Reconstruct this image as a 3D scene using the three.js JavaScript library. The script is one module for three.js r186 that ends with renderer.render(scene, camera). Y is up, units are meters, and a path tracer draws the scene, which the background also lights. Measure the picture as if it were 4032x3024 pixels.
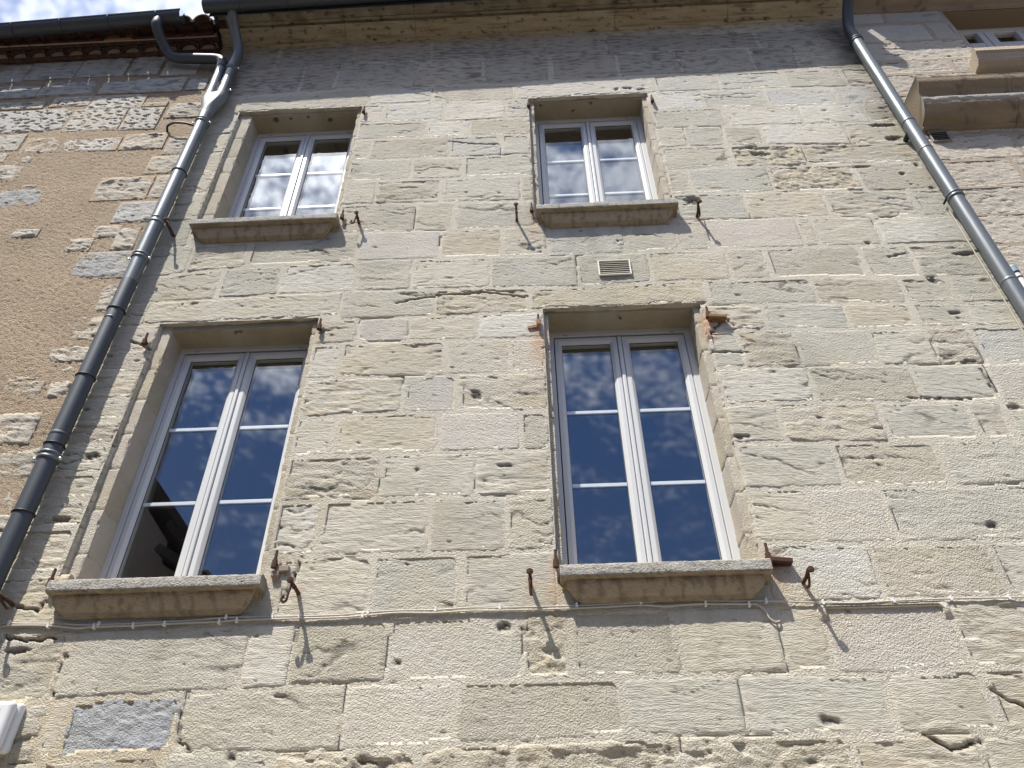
import * as THREE from 'three';
import { mergeGeometries, toCreasedNormals } from 'three/addons/utils/BufferGeometryUtils.js';
import { RoundedBoxGeometry } from 'three/addons/geometries/RoundedBoxGeometry.js';

// ------------------------------------------------------------------ camera, sun, sky, exposure
const scene = new THREE.Scene();
const camera = new THREE.PerspectiveCamera(54.81, 4 / 3, 0.05, 3000);
camera.position.set(0, 1.6, 3.5);
camera.up.set(0.03705, 0.77453, 0.63145);
camera.lookAt(-0.02664, 1.6 + 0.63243, 3.5 - 0.77416);
const renderer = new THREE.WebGLRenderer({ antialias: true });
renderer.setSize(1024, 768);
renderer.toneMapping = THREE.LinearToneMapping;
renderer.toneMappingExposure = 1.42;
renderer.shadowMap.enabled = true;
const SUN = new THREE.Vector3(-0.72, 2.2, 1.0).normalize();
const sun = new THREE.DirectionalLight(new THREE.Color(1.0, 0.945, 0.86), 5.0);
sun.name = 'sun';
sun.position.set(SUN.x * 40, SUN.y * 40 + 4, SUN.z * 40);
sun.target.position.set(0, 4, 0);
sun.castShadow = true;
sun.shadow.mapSize.set(4096, 4096);
Object.assign(sun.shadow.camera, { left: -9, right: 9, top: 9, bottom: -9, near: 5, far: 90 });
scene.add(sun, sun.target);

// ------------------------------------------------------------------ noise
function rng(seed) {
  let s = seed >>> 0;
  return () => { s = (s + 0x6D2B79F5) | 0; let t = Math.imul(s ^ (s >>> 15), 1 | s); t = (t + Math.imul(t ^ (t >>> 7), 61 | t)) ^ t; return ((t ^ (t >>> 14)) >>> 0) / 4294967296; };
}
const GX = new Float32Array(256), GY = new Float32Array(256), PERM = new Uint8Array(512);
{
  const r = rng(77), p = [...Array(256).keys()];
  for (let i = 255; i > 0; i--) { const j = Math.floor(r() * (i + 1)); [p[i], p[j]] = [p[j], p[i]]; }
  for (let i = 0; i < 512; i++) PERM[i] = p[i & 255];
  for (let i = 0; i < 256; i++) { GX[i] = Math.cos(i * 2.39996); GY[i] = Math.sin(i * 2.39996); }
}
// gradient noise, about -1..1; with a period it tiles
function noise(x, y, per = 0) {
  const xf = Math.floor(x), yf = Math.floor(y), u = x - xf, v = y - yf;
  let x0 = xf, x1 = xf + 1, y0 = yf, y1 = yf + 1;
  if (per) { x0 = ((x0 % per) + per) % per; x1 = ((x1 % per) + per) % per; y0 = ((y0 % per) + per) % per; y1 = ((y1 % per) + per) % per; }
  x0 &= 255; x1 &= 255; y0 &= 255; y1 &= 255;
  const a = PERM[PERM[x0] + y0], b = PERM[PERM[x1] + y0], c = PERM[PERM[x0] + y1], d = PERM[PERM[x1] + y1];
  const fu = u * u * u * (u * (u * 6 - 15) + 10), fv = v * v * v * (v * (v * 6 - 15) + 10);
  const na = GX[a] * u + GY[a] * v, nb = GX[b] * (u - 1) + GY[b] * v, nc = GX[c] * u + GY[c] * (v - 1), nd = GX[d] * (u - 1) + GY[d] * (v - 1);
  return 1.45 * (na + (nb - na) * fu + (nc + (nd - nc) * fu - na - (nb - na) * fu) * fv);
}
function fbm(x, y, o = 3) { let s = 0, a = 0.5, n = 0; for (let i = 0; i < o; i++) { s += a * noise(x + i * 17.3, y - i * 9.1); n += a; a *= 0.5; x *= 2.03; y *= 2.03; } return s / n; }
// broken-stone facets: every cell of a jittered grid is a small tilted plane, about -0.5..0.5
function facet(x, y) {
  x += 0.22 * noise(x * 1.3 + 5, y * 1.3); y += 0.22 * noise(x * 1.3, y * 1.3 + 9);
  const xi = Math.floor(x), yi = Math.floor(y); let best = 9, k = 0, bx = 0, by = 0;
  for (let j = -1; j <= 1; j++) for (let i = -1; i <= 1; i++) {
    const h = PERM[PERM[(xi + i) & 255] + ((yi + j) & 255)], px = xi + i + 0.1 + 0.8 * PERM[h] / 255, py = yi + j + 0.1 + 0.8 * PERM[h + 91] / 255, dx = x - px, dy = y - py, d = dx * dx + dy * dy;
    if (d < best) { best = d; k = h; bx = dx; by = dy; }
  }
  return PERM[k + 17] / 255 - 0.5 + (bx * (PERM[k + 53] / 255 - 0.5) + by * (PERM[k + 129] / 255 - 0.3)) * 1.3;
}
const clamp = (x, a = 0, b = 1) => Math.min(b, Math.max(a, x));
const mix = (a, b, t) => a + (b - a) * t;
const sstep = (a, b, x) => { const t = clamp((x - a) / (b - a)); return t * t * (3 - 2 * t); };
const mixc = (a, b, t) => [mix(a[0], b[0], t), mix(a[1], b[1], t), mix(a[2], b[2], t)];

// ------------------------------------------------------------------ the sky: blue low down, broken high cloud overhead
{
  const W = 2048, H = 1024, data = new Float32Array(W * H * 4), d = new THREE.Vector3();
  for (let j = 0; j < H; j++) for (let i = 0; i < W; i++) {
    const el = ((j + 0.5) / H - 0.5) * Math.PI, az = ((i + 0.5) / W - 0.5) * 2 * Math.PI, o = (j * W + i) * 4;
    d.set(Math.cos(el) * Math.cos(az), Math.sin(el), Math.cos(el) * Math.sin(az));
    const c = clamp(d.dot(SUN), -1, 1), ang = Math.acos(c);
    const up = Math.max(d.y, 0);
    const hz = Math.exp(-up * 4.2);
    let r = mix(0.056, 0.36, hz), g = mix(0.152, 0.41, hz), b = mix(0.43, 0.50, hz);
    const glow = 0.25 * Math.exp(-ang * ang / 0.03) + 0.10 * Math.exp(-ang / 0.35);
    r += glow * 0.9; g += glow * 0.9; b += glow * 0.85;
    if (d.y > 0.05) {
      const k = 1 / (d.y + 0.04), x = d.x * k, z = d.z * k;
      const warp = fbm(x * 1.7 + 5, z * 1.7, 3) * 0.5;
      const big = fbm(x * 1.1 + 3.7 + warp * 0.4, z * 1.1 + 1.2, 3);
      const cells = fbm(x * 9 + warp * 2, z * 9 + warp, 4), fine = fbm(x * 52 + warp * 3, z * 52, 3);
      const cover = sstep(0.50, 0.68, d.y) * 0.44 + sstep(0.74, 0.86, d.y) * 0.16 - 0.41 + big * 0.26;
      const dens = sstep(-0.42, 0.64, cover + cells * 0.55 + fine * 0.38);
      const lit = 0.54 + 6.0 * Math.exp(-ang / 0.24) + 1.5 * Math.exp(-ang / 0.6);
      const thick = 1 - 0.22 * sstep(0.5, 1, dens);
      const a = dens * 0.88;
      r = mix(r, lit * 0.97 * thick, a); g = mix(g, lit * 0.99 * thick, a); b = mix(b, lit * 1.03 * thick, a);
    }
    if (d.y < 0) { const t = sstep(0, -0.08, d.y); r = mix(r, 0.12, t); g = mix(g, 0.115, t); b = mix(b, 0.11, t); }
    data[o] = r; data[o + 1] = g; data[o + 2] = b; data[o + 3] = 1;
  }
  const sky = new THREE.DataTexture(data, W, H, THREE.RGBAFormat, THREE.FloatType);
  sky.name = 'sky';
  sky.mapping = THREE.EquirectangularReflectionMapping;
  sky.magFilter = THREE.LinearFilter; sky.needsUpdate = true;
  scene.background = sky; scene.environment = sky;
}

// ------------------------------------------------------------------ materials
function tile(n, f, srgb) {
  const data = new Uint8Array(n * n * 4);
  for (let j = 0; j < n; j++) for (let i = 0; i < n; i++) {
    const v = f(i / n, j / n), o = (j * n + i) * 4;
    for (let c = 0; c < 3; c++) data[o + c] = Math.round(255 * clamp(Array.isArray(v) ? v[c] : v));
    data[o + 3] = 255;
  }
  const t = new THREE.DataTexture(data, n, n);
  t.wrapS = t.wrapT = THREE.RepeatWrapping; t.magFilter = THREE.LinearFilter; t.minFilter = THREE.LinearMipmapLinearFilter; t.generateMipmaps = true;
  if (srgb) t.colorSpace = THREE.SRGBColorSpace;
  t.needsUpdate = true;
  return t;
}
// one tile of each is 0.6 m of wall
const combBump = tile(1024, (u, v) => 0.5 + 0.12 * tn(u, v, 9, 66) + 0.12 * tn(u, v, 32, 118) + 0.13 * tn(u, v, 74, 128) + 0.14 * tn(u, v, 170, 190));
const grainBump = tile(1024, (u, v) => 0.5 + 0.2 * tn(u, v, 60, 60) + 0.2 * tn(u, v, 110, 110) + 0.14 * tn(u, v, 220, 220));
const speckle = tile(512, (u, v) => { const a = 0.9 + 0.09 * tn(u, v, 120, 140) + 0.06 * tn(u, v, 24, 40); return tn(u, v, 70, 80) + 0.5 * tn(u, v, 150, 150) > 0.92 ? a * 0.72 : a; });
function tn(u, v, fx, fy) { // noise that tiles over the unit square
  const x = u * fx, y = v * fy, xf = Math.floor(x), yf = Math.floor(y), a = x - xf, b = y - yf;
  const g = (ix, iy) => { const k = PERM[PERM[(ix % fx) & 255] + ((iy % fy) & 255)]; return [GX[k], GY[k]]; };
  const fu = a * a * (3 - 2 * a), fv = b * b * (3 - 2 * b);
  const A = g(xf, yf), B = g(xf + 1, yf), C = g(xf, yf + 1), D = g(xf + 1, yf + 1);
  const na = A[0] * a + A[1] * b, nb = B[0] * (a - 1) + B[1] * b, nc = C[0] * a + C[1] * (b - 1), nd = D[0] * (a - 1) + D[1] * (b - 1);
  return 1.45 * mix(mix(na, nb, fu), mix(nc, nd, fu), fv);
}
const std = (o) => new THREE.MeshStandardMaterial(o);
const M = {
  comb: std({ name: 'combed_limestone', vertexColors: true, roughness: 0.95, map: speckle, bumpMap: combBump, bumpScale: 0.007 }),
  grain: std({ name: 'granular_limestone', vertexColors: true, roughness: 0.95, map: speckle, bumpMap: grainBump, bumpScale: 0.009 }),
  roughcast: std({ name: 'roughcast_render', vertexColors: true, roughness: 1, map: speckle, bumpMap: grainBump, bumpScale: 0.022 }),
  pvc: std({ name: 'white_pvc', color: new THREE.Color().setRGB(0.55, 0.565, 0.575), roughness: 0.4 }),
  seal: std({ name: 'black_seal', color: new THREE.Color().setRGB(0.012, 0.012, 0.014), roughness: 0.7 }),
  bar: std({ name: 'white_glazing_bar', color: new THREE.Color().setRGB(0.8, 0.82, 0.84), roughness: 0.3 }),
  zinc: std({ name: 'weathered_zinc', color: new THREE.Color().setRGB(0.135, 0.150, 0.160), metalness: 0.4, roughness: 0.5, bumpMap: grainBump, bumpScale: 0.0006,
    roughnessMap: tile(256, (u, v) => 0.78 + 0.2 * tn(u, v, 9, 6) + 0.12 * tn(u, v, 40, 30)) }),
  zincDark: std({ name: 'dull_and_shaded_zinc', color: new THREE.Color().setRGB(0.058, 0.067, 0.078), metalness: 0.3, roughness: 0.52, bumpMap: grainBump, bumpScale: 0.0006 }),  // on the gutters this copy of the zinc carries their shade
  rust: std({ name: 'rusty_iron', roughness: 0.9, bumpMap: grainBump, bumpScale: 0.002,
    map: tile(256, (u, v) => { const t = clamp(0.5 + 0.6 * tn(u, v, 12, 12) + 0.3 * tn(u, v, 40, 40)); return mixc([0.17, 0.11, 0.085], [0.42, 0.275, 0.20], t); }, true) }),
  paleRust: std({ name: 'painted_rusty_iron', roughness: 0.85, bumpMap: grainBump, bumpScale: 0.003,
    map: tile(256, (u, v) => (tn(u, v, 6, 6) + 0.5 * tn(u, v, 20, 20) > 0.0 ? [0.74, 0.62, 0.54] : mixc([0.34, 0.17, 0.10], [0.58, 0.33, 0.18], clamp(0.5 + tn(u, v, 30, 30)))), true) }),
  cable: std({ name: 'cream_cable', color: new THREE.Color().setRGB(0.46, 0.43, 0.365), roughness: 0.55 }),
  clip: std({ name: 'white_clip', color: new THREE.Color().setRGB(0.72, 0.71, 0.68), roughness: 0.5 }),
  black: std({ name: 'black_rubber', color: new THREE.Color().setRGB(0.012, 0.012, 0.014), roughness: 0.5 }),
  cream: std({ name: 'cream_plastic', color: new THREE.Color().setRGB(0.70, 0.675, 0.58), roughness: 0.5 }),
  shell: std({ name: 'white_plastic_shell', color: new THREE.Color().setRGB(0.70, 0.71, 0.72), roughness: 0.35 }),
  void: std({ name: 'painted_dark', color: new THREE.Color().setRGB(0.01, 0.01, 0.01), roughness: 1 }),  // near-black standing in for the shade inside openings
  room: std({ name: 'unlit_room_plaster', color: new THREE.Color().setRGB(0.05, 0.045, 0.04), roughness: 1 }),  // lack of light indoors is put into this wall colour
  screw: std({ name: 'bright_screw', color: new THREE.Color().setRGB(0.75, 0.76, 0.78), metalness: 0.9, roughness: 0.25 }),
  bluegrey: std({ name: 'blue_grey_cap', color: new THREE.Color().setRGB(0.20, 0.30, 0.36), roughness: 0.5 }),
  whitepipe: std({ name: 'stained_white_pipe', color: new THREE.Color().setRGB(0.72, 0.69, 0.62), roughness: 0.5 }),
  render: std({ name: 'plain_plaster', color: new THREE.Color().setRGB(0.35, 0.30, 0.24), roughness: 1 }),
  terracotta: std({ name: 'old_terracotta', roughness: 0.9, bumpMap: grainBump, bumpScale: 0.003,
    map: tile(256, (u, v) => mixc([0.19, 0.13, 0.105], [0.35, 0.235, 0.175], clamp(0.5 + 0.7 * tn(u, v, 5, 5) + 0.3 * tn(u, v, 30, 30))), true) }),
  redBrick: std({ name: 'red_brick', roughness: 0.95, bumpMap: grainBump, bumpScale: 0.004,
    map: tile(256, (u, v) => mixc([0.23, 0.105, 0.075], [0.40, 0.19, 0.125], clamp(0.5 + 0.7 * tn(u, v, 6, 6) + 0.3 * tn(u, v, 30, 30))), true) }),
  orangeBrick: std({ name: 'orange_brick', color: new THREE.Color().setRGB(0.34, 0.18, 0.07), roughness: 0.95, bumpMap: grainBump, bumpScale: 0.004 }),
  asphalt: std({ name: 'asphalt', color: new THREE.Color().setRGB(0.10, 0.095, 0.088), roughness: 0.95 }),
  paving: std({ name: 'pale_paving', color: new THREE.Color().setRGB(0.38, 0.345, 0.29), roughness: 0.95 }),
  pane: new THREE.MeshPhysicalMaterial({ name: 'window_glass', color: new THREE.Color().setRGB(0.93, 0.96, 0.97), roughness: 0, metalness: 0, transmission: 1, thickness: 0, ior: 2.15 }),
};

// ------------------------------------------------------------------ helpers
function numbered(name) { const n = (numbered.seen ??= {}); n[name] = (n[name] ?? -1) + 1; return n[name] ? name + '_' + String(n[name]).padStart(3, '0') : name; }
function add(o) { o.traverse?.((c) => { if (c.isMesh) { c.castShadow = true; c.receiveShadow = true; } }); return o; }
function part(name, geometry, material, parent) { const m = new THREE.Mesh(geometry, material); m.name = name; m.castShadow = m.receiveShadow = true; parent.add(m); return m; }
function thing(name, label, category, pos = [0, 0, 0], group) {
  const g = new THREE.Group(); g.name = numbered(name); g.position.set(...pos); g.userData = { label, category };
  if (group) g.userData.group = group;
  scene.add(g); return g;
}
function single(name, label, category, geometry, material, group) {
  const m = new THREE.Mesh(geometry, material); m.name = numbered(name); m.castShadow = m.receiveShadow = true; m.userData = { label, category };
  if (group) m.userData.group = group;
  scene.add(m); return m;
}
function structure(name, geometry, material) { const m = new THREE.Mesh(geometry, material); m.name = name; m.receiveShadow = m.castShadow = true; m.userData = { kind: 'structure' }; scene.add(m); return m; }
const V = (x, y, z) => new THREE.Vector3(x, y, z);
function box(x0, x1, y0, y1, z0, z1, r = 0) {
  const g = r ? new RoundedBoxGeometry(x1 - x0, y1 - y0, z1 - z0, 2, r) : new THREE.BoxGeometry(x1 - x0, y1 - y0, z1 - z0);
  return g.translate((x0 + x1) / 2, (y0 + y1) / 2, (z0 + z1) / 2);
}
function merge(list) { return mergeGeometries(list.map((g) => { const h = g.index ? g.toNonIndexed() : g; for (const k of Object.keys(h.attributes)) if (!['position', 'normal', 'uv'].includes(k)) h.deleteAttribute(k); return h; })); }
function tube(points, r, seg = 0, radial = 10, closed = false, tension = 0.4) {
  const c = new THREE.CatmullRomCurve3(points.map((p) => (p.isVector3 ? p : V(...p))), closed, 'catmullrom', tension);
  const g = new THREE.TubeGeometry(c, seg || points.length * 6, r, radial, closed);
  if (closed) return g;
  const a = points[0].isVector3 ? points[0] : V(...points[0]), b = points.at(-1).isVector3 ? points.at(-1) : V(...points.at(-1));
  const cap = (p, dir) => { const d = new THREE.CircleGeometry(r, radial); d.lookAt(dir); return d.translate(p.x, p.y, p.z); };
  return merge([g, cap(a, c.getTangent(0).negate()), cap(b, c.getTangent(1))]);
}
function cyl(a, b, r0, r1 = r0, seg = 14) { // between two points
  const A = V(...a), B = V(...b), d = B.clone().sub(A), g = new THREE.CylinderGeometry(r1, r0, d.length(), seg, 1);
  g.applyQuaternion(new THREE.Quaternion().setFromUnitVectors(V(0, 1, 0), d.clone().normalize()));
  const m = A.add(B).multiplyScalar(0.5); return g.translate(m.x, m.y, m.z);
}
function ball(x, y, z, r, sx = 1, sy = 1, sz = 1) { return new THREE.SphereGeometry(r, 14, 10).scale(sx, sy, sz).translate(x, y, z); }
// a bar of constant section (points of [z, y]) along x, cut into steps so that its faces can be uneven; ends may be cut on a slant
function sweep(profile, x0, x1, { step = 0.03, sub = 0.012, in0 = () => 0, in1 = () => 0, wob = 0, chip = 0, color, seed = 0, closed = true } = {}) {
  const P = [];
  for (let k = 0; k < profile.length - (closed ? 0 : 1); k++) {
    const a = profile[k], b = profile[(k + 1) % profile.length], n = Math.max(1, Math.round(Math.hypot(b[0] - a[0], b[1] - a[1]) / sub));
    for (let i = 0; i < n; i++) P.push([mix(a[0], b[0], i / n), mix(a[1], b[1], i / n)]);
  }
  if (!closed) P.push(profile.at(-1));
  const N = P.length, S = Math.max(2, Math.ceil((x1 - x0) / step)), pos = [], col = [], uv = [], idx = [];
  const cx = P.reduce((s, p) => s + p[0], 0) / N, cy = P.reduce((s, p) => s + p[1], 0) / N;
  let run = 0;
  for (let k = 0; k < N + (closed ? 1 : 0); k++) {
    const p = P[k % N], q = P[(k + 1) % N], o = P[(k + N - 1) % N];
    if (k) run += Math.hypot(p[0] - o[0], p[1] - o[1]);
    const nz = q[1] - o[1], ny = -(q[0] - o[0]), l = Math.hypot(nz, ny) || 1;
    const e1 = [p[0] - o[0], p[1] - o[1]], e2 = [q[0] - p[0], q[1] - p[1]];
    const corner = Math.abs(e1[0] * e2[1] - e1[1] * e2[0]) / ((Math.hypot(...e1) * Math.hypot(...e2)) || 1);
    for (let i = 0; i <= S; i++) {
      const t = i / S, x = mix(x0 + in0(p[0], p[1]), x1 - in1(p[0], p[1]), t), s = x * 11 + seed * 3.1;
      let dz = wob * (fbm(x * 5 + seed, run * 9 + seed, 2) + 0.5 * noise(x * 40 + seed, run * 60)), dy = 0;
      if (corner > 0.4 && chip) { const c = Math.max(0, noise(s, k * 3.3 + seed) + 0.4 * noise(s * 4, k + seed) - 0.1) * chip; dz -= 0; pos.push(x, p[1] - (p[1] - cy) / (Math.abs(p[1] - cy) + 0.01) * c - ny / l * dz * 0, p[0] + nz / l * 0 - (p[0] - cx) / (Math.abs(p[0] - cx) + 0.01) * c); }
      else pos.push(x, p[1] + ny / l * dz, p[0] + nz / l * dz);
      uv.push((x + seed) / 0.6, (run + seed) / 0.6);
      const c = color ? color(x, pos.at(-2), pos.at(-1), nz / l, ny / l) : [1, 1, 1];
      col.push(c[0], c[1], c[2]);
    }
  }
  const K = closed ? N : N - 1;
  for (let k = 0; k < K; k++) for (let i = 0; i < S; i++) { const a = k * (S + 1) + i, b = a + S + 1; idx.push(a, a + 1, b, b, a + 1, b + 1); }
  const g = new THREE.BufferGeometry();
  if (closed) {
    const tri = THREE.ShapeUtils.triangulateShape(P.map((p) => new THREE.Vector2(p[0], p[1])), []);
    for (const end of [0, S]) {
      const base = pos.length / 3;
      for (let k = 0; k < N; k++) { const s = (k * (S + 1) + end); pos.push(pos[s * 3], pos[s * 3 + 1], pos[s * 3 + 2]); uv.push(P[k][0] / 0.6, P[k][1] / 0.6); col.push(col[s * 3], col[s * 3 + 1], col[s * 3 + 2]); }
      for (const t of tri) idx.push(base + t[0], base + t[end ? 1 : 2], base + t[end ? 2 : 1]);
    }
  }
  g.setAttribute('position', new THREE.Float32BufferAttribute(pos, 3));
  g.setAttribute('uv', new THREE.Float32BufferAttribute(uv, 2));
  g.setAttribute('color', new THREE.Float32BufferAttribute(col, 3));
  g.setIndex(idx);
  return toCreasedNormals(g, 0.6);
}
// ------------------------------------------------------------------ masonry
const C = {
  s: [0.485, 0.46, 0.38], w: [0.55, 0.533, 0.475], b: [0.475, 0.43, 0.338], p: [0.54, 0.503, 0.45], g: [0.55, 0.518, 0.445], r: [0.485, 0.447, 0.36],
  k: [0.405, 0.412, 0.415], d: [0.49, 0.452, 0.385], l: [0.49, 0.445, 0.345], m: [0.52, 0.47, 0.385], y: [0.515, 0.462, 0.345], v: [0.58, 0.545, 0.48], u: [0.54, 0.49, 0.405], t: [0.45, 0.435, 0.40], n: [0.51, 0.46, 0.385],
};
const MORTAR = [0.575, 0.535, 0.445], WHITE = [0.64, 0.62, 0.57], DIRT = [0.10, 0.09, 0.075], OCHRE = [0.50, 0.39, 0.215], SOOT = [0.058, 0.05, 0.04], RUSTY = [0.50, 0.30, 0.18];
// holes knocked or worn into the wall: x, y, half width, half height
const CAVITIES = [[-0.18, 2.95, 0.040, 0.027], [-0.33, 4.38, 0.039, 0.028], [-0.35, 4.41, 0.028, 0.014], [-0.66, 3.86, 0.016, 0.021], [1.24, 2.49, 0.048, 0.023], [2.33, 3.41, 0.032, 0.029], [1.17, 4.01, 0.057, 0.019], [2.69, 5.22, 0.041, 0.035], [2.72, 4.91, 0.057, 0.020], [2.76, 4.15, 0.046, 0.027], [2.65, 4.50, 0.068, 0.018], [-1.38, 2.40, 0.029, 0.019], [-0.79, 2.38, 0.044, 0.018], [1.26, 6.18, 0.07, 0.05],
  [0.95, 7.82, 0.049, 0.022], [0.85, 7.81, 0.025, 0.026], [1.07, 7.79, 0.049, 0.018], [1.88, 6.73, 0.093, 0.035], [1.84, 6.83, 0.066, 0.022], [2.39, 5.61, 0.025, 0.019], [-0.45, 6.40, 0.014, 0.018], [-0.20, 6.37, 0.014, 0.017], [-2.58, 4.03, 0.061, 0.029], [-2.54, 2.90, 0.070, 0.020], [-0.16, 3.87, 0.057, 0.012], [2.98, 6.86, 0.079, 0.038], [2.89, 6.39, 0.027, 0.023], [3.03, 6.50, 0.028, 0.030], [3.04, 6.20, 0.024, 0.022], [-0.09, 2.94, 0.022, 0.011], [0.34, 2.90, 0.009, 0.011], [3.01, 5.46, 0.091, 0.023], [-0.67, 3.29, 0.012, 0.010], [-0.68, 2.79, 0.026, 0.013],
  [-1.18, 2.93, 0.012, 0.03], [2.95, 7.05, 0.12, 0.03], [2.6, 6.5, 0.09, 0.014], [-2.6, 3.62, 0.07, 0.02]];
const CRACKS = [];
const crack = (...p) => { for (let i = 0; i + 3 < p.length; i += 2) CRACKS.push([p[i], p[i + 1], p[i + 2], p[i + 3]]); };
crack(1.290, 4.938, 1.229, 4.917, 1.169, 4.830, 1.104, 4.730); crack(1.279, 4.931, 1.317, 4.854); crack(-1.226, 3.347, -1.250, 3.220, -1.283, 3.130);
crack(-2.643, 4.941, -2.575, 4.921, -2.476, 4.859); crack(-1.645, 2.683, -1.648, 2.573, -1.635, 2.464, -1.574, 2.440); crack(-2.641, 3.115, -2.582, 3.116, -2.528, 3.100, -2.504, 3.148);
crack(2.918, 5.458, 3.021, 5.442, 3.120, 5.493, 3.19, 5.47); crack(2.690, 4.448, 2.699, 4.376, 2.702, 4.267); crack(-2.296, 2.878, -2.299, 2.797, -2.282, 2.678); crack(-2.659, 2.974, -2.513, 2.947, -2.382, 2.966);
crack(1.195, 6.124, 1.319, 6.143); crack(2.481, 5.461, 2.616, 5.486); crack(0.214, 3.416, 0.334, 3.417); crack(1.987, 2.604, 2.040, 2.563, 2.101, 2.533); crack(1.621, 2.430, 1.733, 2.364, 1.862, 2.397);
crack(-0.62, 7.11, -0.42, 7.06, -0.20, 7.03); crack(-0.9, 5.20, -0.62, 5.26, -0.3, 5.27, 0.0, 5.21); crack(1.12, 4.66, 1.35, 4.64); crack(2.2, 4.24, 2.55, 4.22);
// [depth to take off, share of dirt] from the holes and cracks at a point
function wear(x, y) {
  let depth = 0, dirt = 0;
  for (const c of CAVITIES) {
    const dx = (x - c[0]) / c[2], dy = (y - c[1]) / c[3];
    if (dx * dx + dy * dy > 4) continue;
    const q = Math.sqrt(dx * dx + dy * dy) + 0.38 * noise(x * 38, y * 38) + 0.15 * noise(x * 110, y * 110), k = 1 - sstep(0.55, 1.0, q);
    if (k > 0) { depth = Math.max(depth, k * Math.min(0.03, 0.45 * Math.min(c[2], c[3]) + 0.008) * (0.8 + 0.5 * noise(x * 90, y * 90))); dirt = Math.max(dirt, k * 0.6); }
  }
  for (const c of CRACKS) {
    const ax = c[2] - c[0], ay = c[3] - c[1], jx = 0.010 * noise(x * 30, y * 30), jy = 0.010 * noise(x * 30 + 9, y * 30);
    const t = clamp(((x + jx - c[0]) * ax + (y + jy - c[1]) * ay) / (ax * ax + ay * ay)), d = Math.hypot(x + jx - c[0] - ax * t, y + jy - c[1] - ay * t);
    if (d < 0.008) { const k = 1 - sstep(0.002, 0.008, d); depth = Math.max(depth, 0.022 * k); dirt = Math.max(dirt, 0.75 * k); }
  }
  return [depth, dirt];
}
const RUSTED = [[-2.497, 3.245, 0.5], [-1.345, 3.30, 0.9], [-1.388, 7.60, 0.6], [-1.382, 6.13, 0.6], [1.135, 7.56, 0.7], [0.048, 6.115, 0.9], [0.055, 4.945, 1.0], [1.17, 4.955, 1.0], [0.088, 3.265, 0.8], [1.18, 3.25, 1.0], [-2.52, 4.915, 0.6], [-1.378, 4.985, 0.7], [-1.253, 6.08, 0.4], [-0.066, 6.03, 0.4], [1.262, 5.98, 0.6], [-1.21, 3.16, 0.5], [-0.043, 3.16, 0.5], [1.3, 3.13, 0.6]];
const DRIPS = [[-2.5, -1.4, 5.91], [0.06, 1.13, 5.91], [-2.46, -1.38, 3.04], [0.09, 1.15, 3.04]];
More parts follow.
